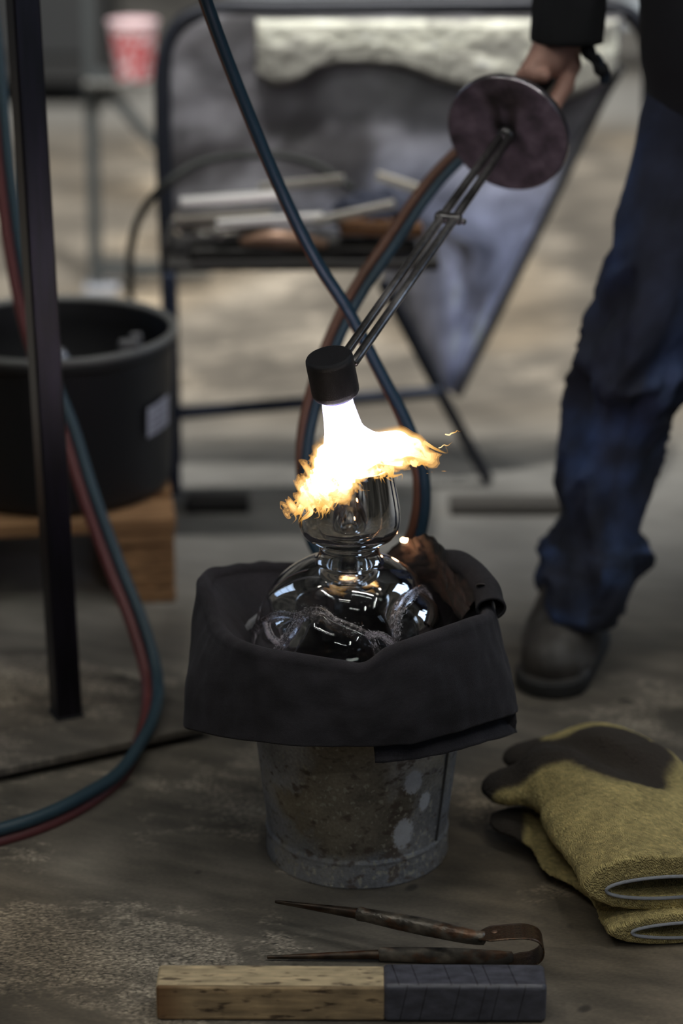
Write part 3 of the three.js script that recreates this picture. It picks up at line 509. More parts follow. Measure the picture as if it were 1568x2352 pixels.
twin(thing('twin_hose', 'blue and orange twin gas hose looping from above down behind the glass', 'hose', [0, 0, 0], 'twin gas hoses'),
  [[-0.18, 0.965, -0.206], [-0.155, 0.88, -0.239], [-0.128, 0.803, -0.254], [-0.09, 0.707, -0.261], [-0.05, 0.62, -0.272], [-0.01, 0.553, -0.28], [0.026, 0.48, -0.285], [0.058, 0.415, -0.283], [0.076, 0.359, -0.273], [0.077, 0.306, -0.268], [0.064, 0.262, -0.27], [0.017, 0.226, -0.284], [-0.031, 0.230, -0.299], [-0.056, 0.261, -0.312], [-0.064, 0.311, -0.33], [-0.062, 0.373, -0.363], [-0.042, 0.445, -0.4], [-0.007, 0.516, -0.447], [0.045, 0.582, -0.505], [0.101, 0.645, -0.575], [0.160, 0.690, -0.63], [0.215, 0.735, -0.655], [0.258, 0.752, -0.648]],
  0.0062, 0.0066, hoseBlue, hoseOrange, ['blue_hose', 'orange_hose'], [[0, 100], [0.2, 98], [0.34, 100], [0.45, 145], [0.50, 150], [0.58, 90], [0.66, 25], [1, 12]]);
twin(thing('twin_hose', 'blue and red twin gas hose curling past the left steel post onto the floor', 'hose', [0, 0, 0], 'twin gas hoses'),
  [[-0.493, 0.875, -0.791], [-0.478, 0.761, -0.749], [-0.464, 0.626, -0.7], [-0.448, 0.517, -0.661], [-0.428, 0.431, -0.629], [-0.404, 0.366, -0.605], [-0.379, 0.312, -0.575], [-0.351, 0.24, -0.528], [-0.314, 0.157, -0.476], [-0.282, 0.099, -0.423], [-0.262, 0.056, -0.372], [-0.256, 0.038, -0.33], [-0.259, 0.030, -0.243], [-0.282, 0.012, -0.162], [-0.317, 0.011, -0.095], [-0.361, 0.011, -0.04], [-0.407, 0.011, -0.005], [-0.47, 0.011, 0.026], [-0.56, 0.011, 0.05]],
  0.0072, 0.0078, mat([0.019, 0.046, 0.064], 0.5), hoseRed, ['blue_hose', 'red_hose'], [[0, 190], [0.5, 180], [0.64, 165], [0.74, 90], [0.82, 35], [1, 25]]);

// ================================================================ STEEL POST STAND (left)
{
  const t = thing('post_stand', 'dark square steel post standing on a dusty floor plate', 'stand');
  const paintTex = tex(256, 512, (u, v) => { const k = 0.8 + 1.1 * fbm(u * 4, v * 14, 2, 5); return [0.10 * k, 0.088 * k, 0.125 * k]; });
  for (const [px, pz] of [[-0.23, -0.30], [-0.44, -0.20], [-0.50, -0.47], [-0.30, -0.38]]) { const pad = new THREE.CylinderGeometry(0.018, 0.02, 0.0105, 20); pad.translate(px, 0.00525, pz); put('foot_pad', pad, black, t); }
  const a = [-0.364, 0.021, -0.312], b = [-0.398, 1.35, -0.40];
  const sh = new THREE.Shape(); const w = 0.0215; sh.moveTo(-w, -w); sh.lineTo(w, -w); sh.lineTo(w, w); sh.lineTo(-w, w); sh.closePath();
  const g = bar(a, b, 0.033, 0.033, [0.42, 0, 0.9], 0.003), post = put('post', g, mat([1, 1, 1], 0.38, 0.35, { map: paintTex }), t);
  put('post_foot', bar([-0.364, 0.0205, -0.312], [-0.364, 0.024, -0.312], 0.037, 0.037, [0.42, 0, 0.9]), black, t);
  const s = new THREE.Shape(); s.moveTo(-0.62, 0.10); s.lineTo(-0.43, 0.155); s.lineTo(-0.180, 0.285); s.lineTo(-0.262, 0.400); s.lineTo(-0.40, 0.52); s.lineTo(-0.70, 0.52); s.closePath();
  const pg = new THREE.ExtrudeGeometry(s, { depth: 0.007, bevelEnabled: true, bevelSize: 0.0015, bevelThickness: 0.0015, bevelSegments: 2 }); pg.rotateX(-Math.PI / 2); pg.translate(0, 0.012, 0);
  { const p = pg.attributes.position, uv = pg.attributes.uv; for (let i = 0; i < p.count; i++) uv.setXY(i, (p.getX(i) - FX0) / FSIZE, (p.getZ(i) - FZ0) / FSIZE); }
  put('base_plate', pg, mat([0.80, 0.80, 0.82], 0.6, 0, { map: floorMap, bumpMap: floorBump, bumpScale: 0.0012 }), t).userData.label = 'flat dusty steel base plate';
}

// ================================================================ TUB on a pallet
const woodTex = tex(512, 512, (u, v) => { const g = fbm(u * 4, v * 40, 2, 4), r = fbm(u * 2, v * 9, 7, 3), k = 0.8 + 0.6 * g + 0.4 * r; return [0.74 * k, 0.57 * k, 0.40 * k]; });
{
  const t = thing('wooden_pallet', 'rough wooden pallet under the black tub', 'pallet', [-0.585, 0, -0.915]); t.rotation.y = 0.12;
  const pw = mat([0.95, 0.9, 0.85], 0.85, 0, { map: woodTex });
  for (let i = 0; i < 4; i++) put('deck_board', box(0.62, 0.02, 0.086, 0, 0.119, -0.17 + i * 0.116, 0.003), pw, t);
  for (const x of [-0.26, 0, 0.265]) { put('stringer', box(0.085, 0.02, 0.43, x, 0.0985, 0.004, 0.003), pw, t); for (const z of [-0.165, 0.17]) put('block', box(0.085, 0.066, 0.09, x, 0.055, z, 0.004), pw, t); put('bottom_board', box(0.085, 0.02, 0.43, x, 0.0115, 0.004, 0.003), pw, t); }
}
{
  const t = thing('black_tub', 'large black plastic tub with a grey rim on the pallet', 'tub', [-0.431, 0.131, -0.888]);
  const prof = [[0.0, 0.0], [0.155, 0.0], [0.160, 0.004], [0.1635, 0.02], [0.170, 0.20], [0.171, 0.213], [0.1765, 0.2145], [0.1775, 0.218], [0.1775, 0.228], [0.1755, 0.231], [0.168, 0.231], [0.1665, 0.228], [0.1655, 0.20], [0.158, 0.012], [0.0, 0.010]];
  put('shell', lathe(prof, 96), mat([0.007, 0.007, 0.0085], 0.5, 0, { bumpMap: grainTex, bumpScale: 0.0006 }), t);
  const rim = new THREE.TorusGeometry(0.1725, 0.0065, 12, 96); rim.rotateX(Math.PI / 2); rim.translate(0, 0.2285, 0); put('rim', rim, mat([0.14, 0.14, 0.135], 0.45), t);
  const lab = sheet(16, 10, (u, v) => { const a = lerp(54, 73, u) * Math.PI / 180, h = lerp(0.098, 0.142, v) + 0.006 * u, r = 0.1665 + 0.0085 * h / 0.2; return [Math.sin(a) * (r + 0.0012), h, Math.cos(a) * (r + 0.0012)]; });
  const labTex = tex(128, 128, (u, v) => { const k = (Math.floor(v * 9) % 2 && u > 0.15 && u < 0.85 && N(u * 12, Math.floor(v * 9)) > -0.1) ? 0.55 : 0.8; return [k, k, k * 1.04]; });
  put('sticker', thicken(lab, 16, 10, 0.0008), mat([0.7, 0.7, 0.75], 0.6, 0, { map: labTex }), t).userData.label = 'pale paper sticker';
  put('rim_clip', join([box(0.03, 0.022, 0.016, 0.118, 0.236, 0.112, 0.006), box(0.018, 0.03, 0.012, 0.126, 0.236, 0.092, 0.005)]), mat([0.12, 0.12, 0.125], 0.4, 0.3), t);
}
{
  const sh = sheet(30, 12, (u, v) => [(u - 0.5) * 0.075, 0.02 * Math.sin(u * 4 + 0.6) + 0.006 * N(u * 5, v * 3), (v - 0.5) * 0.03 + 0.01 * u]);
  const m = tag(put('glass_shard', thicken(sh, 30, 12, 0.004), mat([0.9, 0.92, 1], 0.05, 0, { transmission: 0.8, thickness: 0.004 })), 'curved glass shard lying inside the black tub', 'shard'); m.position.set(-0.405, 0.326, -0.80); m.rotation.set(0.5, -0.3, -0.35);
  const heap = sheet(48, 12, (u, v) => { const a = u * 2 * Math.PI, r = 0.158 * v; return [-0.431 + Math.sin(a) * r, 0.142 + 0.165 * (1 - 0.12 * v) + 0.02 * fbm(Math.sin(a) * r * 30, Math.cos(a) * r * 30, 3, 3) - 0.02, -0.888 + Math.cos(a) * r]; }, true);
  tag(put('dark_cinders', heap, mat([0.006, 0.006, 0.007], 0.7, 0, { bumpMap: grainTex, bumpScale: 0.004 })), 'dark cinders filling the black tub', 'cinders').userData.kind = 'stuff';
}

// ================================================================ STEEL WORK BENCH behind
const tubeMat = mat([0.012, 0.014, 0.022], 0.45, 0.3), navy = mat([0.02, 0.03, 0.06], 0.45, 0.2);
{
  const t = thing('metal_bench', 'tube-framed metal bench with a grey sheet hanging to a point', 'bench');
  put('back_rail', tube([[-0.286, 0.05, -1.20], [-0.289, 0.30, -1.24], [-0.297, 0.60, -1.30], [-0.293, 0.675, -1.318], [-0.268, 0.728, -1.33], [-0.215, 0.748, -1.335], [-0.10, 0.750, -1.335], [0.20, 0.753, -1.335], [0.38, 0.753, -1.335], [0.43, 0.742, -1.333], [0.458, 0.70, -1.325], [0.463, 0.60, -1.30], [0.463, 0.01, -1.2]], 0.0135, 160, 14), tubeMat, t);
  put('leg', tube([[-0.286, 0.0, -1.195], [-0.286, 0.36, -1.20]], 0.0115, 12, 14), navy, t);
  put('leg', tube([[0.045, 0.350, -1.195], [0.061, 0.319, -1.2], [0.138, 0.165, -1.22], [0.219, 0.008, -1.238]], 0.0095, 40, 14), tubeMat, t);
  put('stretcher', tube([[-0.286, 0.134, -1.2], [0.138, 0.166, -1.215]], 0.0105, 30, 14), navy, t);
  const sheetTex = tex(512, 512, (u, v) => { const n = fbm(u * 4, v * 4, 3, 5), s = ss(0.0, 0.3, fbm(u * 2.6 + 4, v * 2.6, 9, 4)), b = ss(0.15, 0.7, u) * ss(0.8, 0.35, v), k = (0.60 + 0.5 * n) * (1 + 0.30 * b); return mix3([k * lerp(1.0, 0.98, b), k * lerp(0.985, 1.03, b), k * lerp(1.0, 1.22, b)], [0.30, 0.285, 0.285], 0.8 * s); });  // cool light on the lower right painted in as bluer, paler colour
  const zOf = (y) => -1.275 - (y - 0.3) * 0.10;
  const R = curve1([[0.150, 0.170], [0.20, 0.190], [0.635, 0.392], [0.70, 0.412], [0.745, 0.418]]), L = curve1([[0.150, 0.140], [0.18, 0.118], [0.319, 0.050], [0.385, 0.010], [0.41, -0.16], [0.44, -0.285], [0.60, -0.286], [0.68, -0.281], [0.72, -0.26], [0.745, -0.215]]);
  const pan = sheet(60, 70, (u, v) => { const y = lerp(0.152, 0.744, v), x = lerp(L(y), R(y), u); return [x, y, zOf(y) + 0.016 * fbm(x * 5, y * 5, 2, 3) + 0.006 * fbm(x * 18, y * 18, 6, 2)]; });
  put('metal_sheet', thicken(pan, 60, 70, 0.0015), mat([0.78, 0.79, 0.84], 0.5, 0.25, { map: sheetTex, bumpMap: grainTex, bumpScale: 0.001 }), t).userData.label = 'grey sooty sheet narrowing to a point';
  const bot = curve1([[-0.15, 0.655], [-0.12, 0.636], [-0.085, 0.645], [-0.05, 0.667], [0.05, 0.672], [0.15, 0.640], [0.25, 0.622], [0.34, 0.62], [0.41, 0.66]]);
  const creamPad = sheet(110, 36, (u, v) => { const x = lerp(-0.15, 0.41, u), b = bot(x), y = lerp(b, 0.738, v), e = Math.min(1, 4 * Math.sin(Math.PI * v)) * Math.min(1, 8 * Math.sin(Math.PI * u)); return [x, y + 0.010 * fbm(x * 14, v, 4, 3) * (1 - v), zOf(y) + 0.012 + 0.012 * e * (1 + 0.6 * fbm(x * 9, y * 9, 3, 3)) + 0.004 * fbm(x * 60, y * 60, 5, 3)]; });
  const creamTex = tex(256, 256, (u, v) => { const k = 0.95 + 0.4 * fbm(u * 10, v * 4, 3, 5), s = ss(0.05, 0.35, fbm(u * 5, v * 3, 8, 5) + 0.75 * ss(0.62, 0.0, v) + 0.10 * ss(0.3, 0.6, u)); return mix3([0.99 * k, 0.985 * k, 0.93 * k], [0.56, 0.55, 0.53], 0.75 * s); });
  put('cream_layer', thicken(creamPad, 110, 36, 0.006), mat([1, 1, 0.98], 0.75, 0, { map: creamTex }), t).userData.label = 'cream padded layer along the top';  // puffy cream layer over the upper sheet
  put('tool_shelf', join([box(0.40, 0.012, 0.19, -0.075, 0.428, -1.075, 0.004), box(0.36, 0.012, 0.008, -0.055, 0.432, -0.982, 0.002), box(0.008, 0.03, 0.15, -0.277, 0.44, -1.095, 0.002)]), mat([0.05, 0.047, 0.044], 0.5, 0.3), t);
  put('side_rail', tube([[0.418, 0.66, -1.325], [0.392, 0.62, -1.312], [0.30, 0.425, -1.290], [0.168, 0.146, -1.262]], 0.0085, 40, 12), mat([0.06, 0.06, 0.065], 0.5, 0.2), t);
}
const chrome = mat([0.92, 0.90, 0.86], 0.3, 0.45), chromeDull = mat([0.5, 0.47, 0.42], 0.35, 0.5), brownMetal = mat([0.36, 0.22, 0.15], 0.4, 0.4), darkScrap = mat([0.06, 0.055, 0.05], 0.5, 0.5, { map: dullTex });
[   // tools heaped on the shelf
  ['steel_bar', 'bright flat steel bar topmost on the tool shelf, at its left end', 'bar', bar([-0.255, 0.512, -1.035], [-0.10, 0.522, -1.045], 0.026, 0.012), chrome],
  ['steel_bar', 'bright steel bar on the tool shelf, crossing behind the hanging hose', 'bar', bar([-0.14, 0.522, -1.09], [-0.015, 0.542, -1.06], 0.016, 0.012), chromeDull],
  ['steel_bar', 'bright steel bar along the front middle of the tool shelf', 'bar', bar([-0.20, 0.488, -1.0], [-0.045, 0.499, -1.0], 0.018, 0.012), chrome],
  ['steel_bar', 'thin steel bar at the right end of the tool shelf', 'bar', bar([-0.06, 0.492, -0.995], [0.06, 0.516, -1.01], 0.012, 0.012), chromeDull],
  ['steel_bar', 'dull wide steel bar under the bright bar at the shelf left end', 'bar', bar([-0.262, 0.488, -1.03], [-0.12, 0.496, -1.03], 0.03, 0.012), mat([0.30, 0.27, 0.23], 0.4, 0.4)],
  ['copper_scrap', 'rounded copper brown scrap in the middle of the tool shelf', 'scrap', tube([[-0.165, 0.462, -1.0], [-0.12, 0.468, -0.995], [-0.07, 0.462, -1.0], [-0.04, 0.458, -1.0]], (s) => 0.014 * Math.sin(Math.PI * (0.15 + 0.7 * s)), 30, 12), brownMetal],
  ['wooden_paddle', 'tan wooden paddle lying on the right of the tool shelf', 'paddle', bar([-0.02, 0.480, -1.02], [0.10, 0.474, -1.03], 0.05, 0.016), mat([0.40, 0.30, 0.20], 0.7, 0, { map: woodTex })],
  ['pale_stick', 'pale wooden stick poking out right of the tool shelf', 'stick', bar([0.035, 0.534, -1.12], [0.115, 0.508, -1.12], 0.014, 0.012), mat([0.55, 0.5, 0.42], 0.7)],
  ['dark_tongs', 'dark steel tongs lying along the bottom of the tool shelf', 'tongs', join([tube([[-0.24, 0.444, -1.0], [-0.1, 0.447, -1.0], [0.09, 0.446, -1.02]], 0.009, 30, 10), tube([[-0.24, 0.446, -1.03], [-0.1, 0.449, -1.04], [0.09, 0.450, -1.03]], 0.009, 30, 10)]), darkScrap],
  ['crumpled_foil', 'crumpled grey foil at the left of the tool shelf', 'foil', (() => { const g = new THREE.IcosahedronGeometry(1, 24), p = g.attributes.position; for (let i = 0; i < p.count; i++) { const x = p.getX(i), y = p.getY(i), z = p.getZ(i), k = 1 + 0.5 * fbm(x * 3, y * 3, z * 3, 4) + 0.15 * Math.abs(N(x * 7, y * 7, z * 7)); p.setXYZ(i, x * k * 0.07 - 0.195, y * k * 0.016 + 0.474, z * k * 0.045 - 1.06); } const o = mergeVertices(g.deleteAttribute('normal') && g, 1e-5); o.computeVertexNormals(); return o; })(), mat([0.5, 0.47, 0.43], 0.25, 0.9)],
  ['dark_cloth_scrap', 'dark blue grey cloth scrap at the back of the tool shelf', 'cloth', (() => { const g = new THREE.IcosahedronGeometry(1, 20), p = g.attributes.position; for (let i = 0; i < p.count; i++) { const x = p.getX(i), y = p.getY(i), z = p.getZ(i), k = 1 + 0.6 * fbm(x * 2, y * 2, z * 2 + 5, 4); p.setXYZ(i, x * k * 0.06 + 0.03, y * k * 0.032 + 0.482, z * k * 0.05 - 1.09); } const o = mergeVertices(g.deleteAttribute('normal') && g, 1e-5); o.computeVertexNormals(); return o; })(), mat([0.03, 0.035, 0.06], 0.8)],
].forEach(([name, label, cat, g, m]) => tag(put(name, g, m), label, cat, name === 'steel_bar' ? 'steel bars on the tool shelf' : undefined));
tag(put('black_cable', tube([[-0.362, 0.02, -1.34], [-0.358, 0.20, -1.32], [-0.351, 0.356, -1.25], [-0.343, 0.41, -1.2], [-0.322, 0.469, -1.15], [-0.284, 0.522, -1.1], [-0.236, 0.551, -1.12], [-0.165, 0.558, -1.15], [-0.073, 0.548, -1.16], [0.0, 0.51, -1.14]], 0.0062, 120, 12), mat([0.02, 0.022, 0.02], 0.6)), 'thin black cable arching over the tool shelf to the floor', 'cable');
tag(put('dark_slab', box(0.10, 0.022, 0.04, -0.213, 0.011, -1.122, 0.003), mat([0.03, 0.03, 0.03], 0.5, 0.5)), 'short flat black offcut on the floor right of the tub', 'slab');  // flat dark box low on the floor
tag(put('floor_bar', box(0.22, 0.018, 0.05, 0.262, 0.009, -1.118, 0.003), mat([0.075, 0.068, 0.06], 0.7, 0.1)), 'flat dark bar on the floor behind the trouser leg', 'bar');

// ================================================================ far things
{
  const t = thing('steel_trestle', 'grey steel trestle standing far back at the left', 'trestle'), g = mat([0.05, 0.055, 0.057], 0.55, 0.2);
  put('leg', bar([-0.533, 0.0, -2.48], [-0.527, 0.78, -2.48], 0.026, 0.026), g, t);
  put('leg', bar([-0.29, 0.0, -2.48], [-0.29, 0.20, -2.48], 0.024, 0.024), g, t);
  put('brace', bar([-0.515, 0.45, -2.46], [-0.285, 0.17, -2.47], 0.022, 0.022), g, t);
  put('gusset', bar([-0.525, 0.40, -2.47], [-0.49, 0.455, -2.47], 0.03, 0.05), g, t);
  put('top_plate', box(0.16, 0.010, 0.09, -0.46, 0.439, -2.48, 0.003), mat([0.10, 0.098, 0.09], 0.6), t);
  put('foot', box(0.07, 0.012, 0.08, -0.52, 0.006, -2.48, 0.003), mat([0.26, 0.27, 0.30], 0.6), t);
  put('lower_rail', bar([-0.52, 0.045, -2.48], [-0.29, 0.045, -2.48], 0.02, 0.03), g, t);
}
{
  const t = thing('paper_cup', 'red and white paper cup on the far steel trestle', 'cup', [-0.440, 0.444, -2.475]);
  const cupTex = tex(256, 128, (u, v) => { const w = v > 0.82 ? 1 : ss(-0.06, 0.12, fbm(u * 16, v * 6, 3, 3)); return mix3([0.74, 0.26, 0.28], [0.86, 0.76, 0.77], w); });
  const g = lathe([[0.0, 0.002], [0.033, 0.002], [0.034, 0.0], [0.0345, 0.004], [0.049, 0.112], [0.0515, 0.114], [0.0515, 0.118], [0.049, 0.118], [0.0335, 0.006], [0.0, 0.005]], 48), p = g.attributes.position, uv = g.attributes.uv; for (let i = 0; i < p.count; i++) uv.setY(i, cl(p.getY(i) / 0.118));
  put('cup_wall', g, mat([0.9, 0.9, 0.9], 0.6, 0, { map: cupTex }), t);
}
{
  const t = thing('dark_cabinet', 'dark machine cabinet against the far wall at the left', 'cabinet', [-0.93, 0, -4.75]), m = mat([0.011, 0.011, 0.011], 0.7);
  put('carcass', box(0.55, 0.9, 0.5, -0.04, 0.53, 0, 0.01), m, t);
  for (const x of [-0.28, 0.2]) for (const z of [-0.2, 0.2]) put('leg', box(0.04, 0.08, 0.04, x, 0.04, z, 0.004), m, t);
  for (const y of [0.3, 0.62]) { const d = put('drawer', box(0.5, 0.28, 0.02, -0.04, y, 0.255, 0.005), mat([0.014, 0.015, 0.016], 0.6), t); put('handle', bar([-0.14, y + 0.08, 0.275], [0.06, y + 0.08, 0.275], 0.02, 0.014), lampShell, d); }
}
{
  const t = thing('grey_pipe_rack', 'long pale grey rail on short posts along the far wall', 'rail', [0, 0, -5.0]);
  put('rail', bar([-0.35, 0.215, 0], [1.6, 0.215, 0], 0.06, 0.08), mat([0.28, 0.31, 0.34], 0.5), t);
  for (const x of [-0.3, 0.6, 1.5]) put('post', box(0.05, 0.18, 0.05, x, 0.09, 0, 0.004), mat([0.2, 0.2, 0.2], 0.6), t);
}

// ================================================================ PERSON
const denimTex = tex(512, 512, (u, v) => { const n = fbm(u * 7, v * 7, 3, 5), w = 0.5 + 0.5 * Math.sin((u + v) * 900), k = 0.78 + 0.9 * n + 0.1 * w; return mix3([0.215 * k, 0.235 * k, 0.295 * k], [0.245 * k, 0.325 * k, 0.46 * k], ss(-0.15, 0.3, fbm(u * 3, v * 3, 17, 3))); }, true, [2, 2]);
const denim = mat([0.75, 0.78, 0.9], 0.85, 0, { map: denimTex, bumpMap: weaveTex, bumpScale: 0.0006 });
const jacketMat = mat([0.0075, 0.008, 0.011], 0.85, 0, { bumpMap: weaveTex, bumpScale: 0.0008 });
{
  const t = thing('person', 'person in black jacket and blue jeans holding the torch out', 'person');
  // jeans, one loft per leg joined into one mesh
  const crease = (a, y, s) => {
    const C = Math.cos(a), S = Math.sin(a), w = fbm(C * 1.2 + s, S * 1.2, y * 6, 3);
    const f1 = Math.max(0, 1 - Math.abs(2 * N(C * 0.55 + s, S * 0.55 + y * 3.2 + 0.6 * w, y * 6.5 + w))) ** 1.5, knee = Math.exp(-(((y - 0.43) / 0.12) ** 2)), hem = Math.exp(-(((y - 0.13) / 0.055) ** 2));
    return 0.010 * w * ss(0.95, 0.5, y) + (f1 - 0.55) * (0.026 * knee + 0.016 * hem + 0.015 * ss(0.95, 0.3, y));
  };
  const legR = [[0.301, 0.078, -0.505, 0.050, 0.055], [0.300, 0.095, -0.505, 0.055, 0.060], [0.314, 0.140, -0.51, 0.064, 0.066], [0.317, 0.170, -0.515, 0.067, 0.068], [0.318, 0.200, -0.52, 0.055, 0.062], [0.330, 0.280, -0.525, 0.062, 0.07], [0.343, 0.345, -0.53, 0.066, 0.074], [0.368, 0.440, -0.525, 0.072, 0.080], [0.408, 0.560, -0.535, 0.084, 0.088], [0.447, 0.690, -0.55, 0.097, 0.100], [0.480, 0.800, -0.56, 0.108, 0.115], [0.50, 0.90, -0.56, 0.11, 0.12]];
  const legL = legR.map(([x, y, z, a, b], i) => [1.16 - x - 0.09 * (1 - i / 11), y, z - 0.05, a, b]);
  put('jeans', join([loft(legR, (a, y) => crease(a, y, 2), 72, 150), loft(legL, (a, y) => crease(a, y, 9), 48, 90), loft([[0.58, 0.80, -0.56, 0.14, 0.11], [0.58, 0.86, -0.56, 0.19, 0.125], [0.58, 0.98, -0.56, 0.18, 0.12]], () => 0, 48, 20)]), denim, t);
  put('jacket', join([
    loft([[0.575, 0.725, -0.555, 0.200, 0.150], [0.578, 0.76, -0.555, 0.215, 0.158], [0.575, 0.86, -0.55, 0.226, 0.162], [0.565, 1.05, -0.55, 0.215, 0.15], [0.56, 1.25, -0.55, 0.225, 0.15], [0.56, 1.38, -0.55, 0.215, 0.125], [0.56, 1.44, -0.55, 0.13, 0.09], [0.56, 1.48, -0.55, 0.065, 0.068]], (a, y) => 0.008 * fbm(Math.cos(a) * 2, Math.sin(a) * 2, y * 8, 3), 72, 110),
    loft([[0.262, 0.822, -0.562, 0.0445, 0.043], [0.262, 0.835, -0.562, 0.0455, 0.044], [0.268, 0.90, -0.572, 0.046, 0.046], [0.285, 1.05, -0.60, 0.053, 0.055], [0.32, 1.22, -0.58, 0.060, 0.062], [0.37, 1.36, -0.555, 0.065, 0.068]], (a, y) => 0.006 * fbm(Math.cos(a) * 2 + 4, Math.sin(a) * 2, y * 12, 3), 56, 90),
    loft([[0.87, 0.83, -0.54, 0.045, 0.044], [0.865, 0.93, -0.56, 0.047, 0.047], [0.845, 1.08, -0.58, 0.053, 0.055], [0.80, 1.24, -0.57, 0.060, 0.062], [0.75, 1.36, -0.555, 0.065, 0.068]], () => 0, 40, 50),
  ]), jacketMat, t);
  const strap = put('cuff_strap', tube([[0.283, 0.818, -0.545], [0.292, 0.806, -0.54], [0.300, 0.796, -0.538], [0.306, 0.788, -0.54]], (s) => 0.011 + 0.003 * Math.sin(s * 9), 24, 12, 0.7), jacketMat, t); strap.userData.label = 'black cord cuff hanging from the sleeve';
  put('cord_lock', join([box(0.013, 0.02, 0.014, 0.308, 0.783, -0.538, 0.005), tube([[0.297, 0.812, -0.53], [0.303, 0.803, -0.528], [0.30, 0.79, -0.53]], 0.0022, 14, 8)]), mat([0.02, 0.03, 0.05], 0.35), t);
  // body: right hand closed on the handle, forearm, left hand, neck and head in one mesh
  const skinAt = (x, y, z) => { const k = 0.95 + 0.2 * fbm(x * 60, y * 60, z * 60, 3); return [0.50 * k, 0.275 * k, 0.215 * k]; };
  const H = (s, ang, r) => along(s, Math.sin(ang) * r, Math.cos(ang) * r);   // a point round the handle: angle 0 above it, positive to the right
  const fingers = []; const d2 = Math.PI / 180;
  [[0.100, 0.0092], [0.120, 0.0098], [0.140, 0.0094], [0.158, 0.0082]].forEach(([s, r], i) => { const k = [25, -30, -80, -130, -175].map((a) => H(s, a * d2, a > 0 ? 0.029 : a > -60 ? 0.0285 : 0.0235)); for (let j = 0; j < 4; j++) fingers.push([k[j], k[j + 1], r * (1 - 0.06 * j), r * (1 - 0.06 * (j + 1))]); });
  const thumb = [H(0.150, 60 * d2, 0.034), H(0.122, 85 * d2, 0.031), H(0.095, 120 * d2, 0.0265), H(0.078, 150 * d2, 0.024)];
  const wrist = [0.254, 0.842, -0.562];
  const hand = (x, y, z) => {
    let d = smin(cap(x, y, z, [0.266, 0.93, -0.58], wrist, 0.034, 0.0275), cap(x, y, z, wrist, H(0.128, 20 * d2, 0.034), 0.027, 0.021), 0.02);
    for (const s of [0.103, 0.122, 0.142, 0.156]) d = smin(d, cap(x, y, z, [lerp(wrist[0], 0.235, 0.4), wrist[1] - 0.02, wrist[2]], H(s, -12 * d2, 0.030), 0.018, 0.0115), 0.010);
    d = smin(d, cap(x, y, z, wrist, thumb[0], 0.018, 0.0145), 0.014);
    let f = 9; for (const g of fingers) f = smin(f, cap(x, y, z, ...g), 0.0025);
    for (let j = 0; j < 3; j++) f = smin(f, cap(x, y, z, thumb[j], thumb[j + 1], 0.0125 - j * 0.0014, 0.0112 - j * 0.0014), 0.004);
    return smin(d, f, 0.004);
  };
  const leftHand = (x, y, z) => { let d = smin(cap(x, y, z, [0.865, 0.93, -0.555], [0.87, 0.82, -0.54], 0.032, 0.026), cap(x, y, z, [0.87, 0.81, -0.538], [0.872, 0.745, -0.53], 0.027, 0.026), 0.02); [[-0.024, 0.075], [-0.008, 0.088], [0.008, 0.082], [0.023, 0.065]].forEach(([o, l]) => { const a = [0.872, 0.74, -0.53 + o], b = [0.868, 0.74 - l * 0.6, -0.525 + o], c = [0.855, 0.74 - l, -0.525 + o]; d = smin(d, Math.min(cap(x, y, z, a, b, 0.0095, 0.0085), cap(x, y, z, b, c, 0.0085, 0.0075)), 0.003); }); return smin(d, smin(cap(x, y, z, [0.865, 0.80, -0.515], [0.855, 0.765, -0.49], 0.014, 0.011), cap(x, y, z, [0.855, 0.765, -0.49], [0.848, 0.735, -0.485], 0.011, 0.009), 0.004), 0.006); };
  const hc = [0.545, 1.64, -0.53];
  const head = (x, y, z) => {
    const e = (cx, cy, cz, a, b, c) => (Math.hypot((x - cx) / a, (y - cy) / b, (z - cz) / c) - 1) * Math.min(a, b, c);
    let d = smin(e(hc[0], hc[1] + 0.02, hc[2], 0.076, 0.100, 0.095), e(hc[0], hc[1] - 0.055, hc[2] + 0.022, 0.055, 0.062, 0.062), 0.04);
    d = smin(d, cap(x, y, z, [0.56, 1.46, -0.555], [0.55, 1.58, -0.54], 0.062, 0.054), 0.03);
    d = smin(d, cap(x, y, z, [hc[0], hc[1] + 0.015, hc[2] + 0.088], [hc[0], hc[1] - 0.025, hc[2] + 0.108], 0.009, 0.014), 0.014);
    for (const s of [-1, 1]) { d = smin(d, e(hc[0] + s * 0.078, hc[1] - 0.005, hc[2] - 0.005, 0.010, 0.030, 0.019), 0.008); d = smax(d, -e(hc[0] + s * 0.032, hc[1] + 0.012, hc[2] + 0.100, 0.018, 0.010, 0.012), 0.012); d = smin(d, e(hc[0] + s * 0.032, hc[1] + 0.011, hc[2] + 0.083, 0.0125, 0.009, 0.0115), 0.002); }
    d = smin(d, e(hc[0], hc[1] - 0.054, hc[2] + 0.082, 0.024, 0.0055, 0.010), 0.006); return smin(d, e(hc[0], hc[1] - 0.064, hc[2] + 0.080, 0.020, 0.006, 0.010), 0.005);
  };
  const body = mergeGeometries([iso(hand, [0.16, 0.72, -0.66], [0.33, 0.97, -0.48], 0.0028, skinAt), iso(leftHand, [0.80, 0.63, -0.62], [0.92, 0.96, -0.46], 0.0034, skinAt), iso(head, [0.42, 1.40, -0.68], [0.67, 1.78, -0.38], 0.005, (x, y, z) => { const lip = Math.exp(-(((y - hc[1] + 0.058) / 0.009) ** 2 + ((x - hc[0]) / 0.022) ** 2)) * (z > hc[2] + 0.06 ? 1 : 0); return mix3(skinAt(x, y, z), [0.36, 0.12, 0.11], lip); })].map((g) => g.toNonIndexed()));
  put('body', body, mat([1, 1, 1], 0.55, 0, { vertexColors: true }), t);
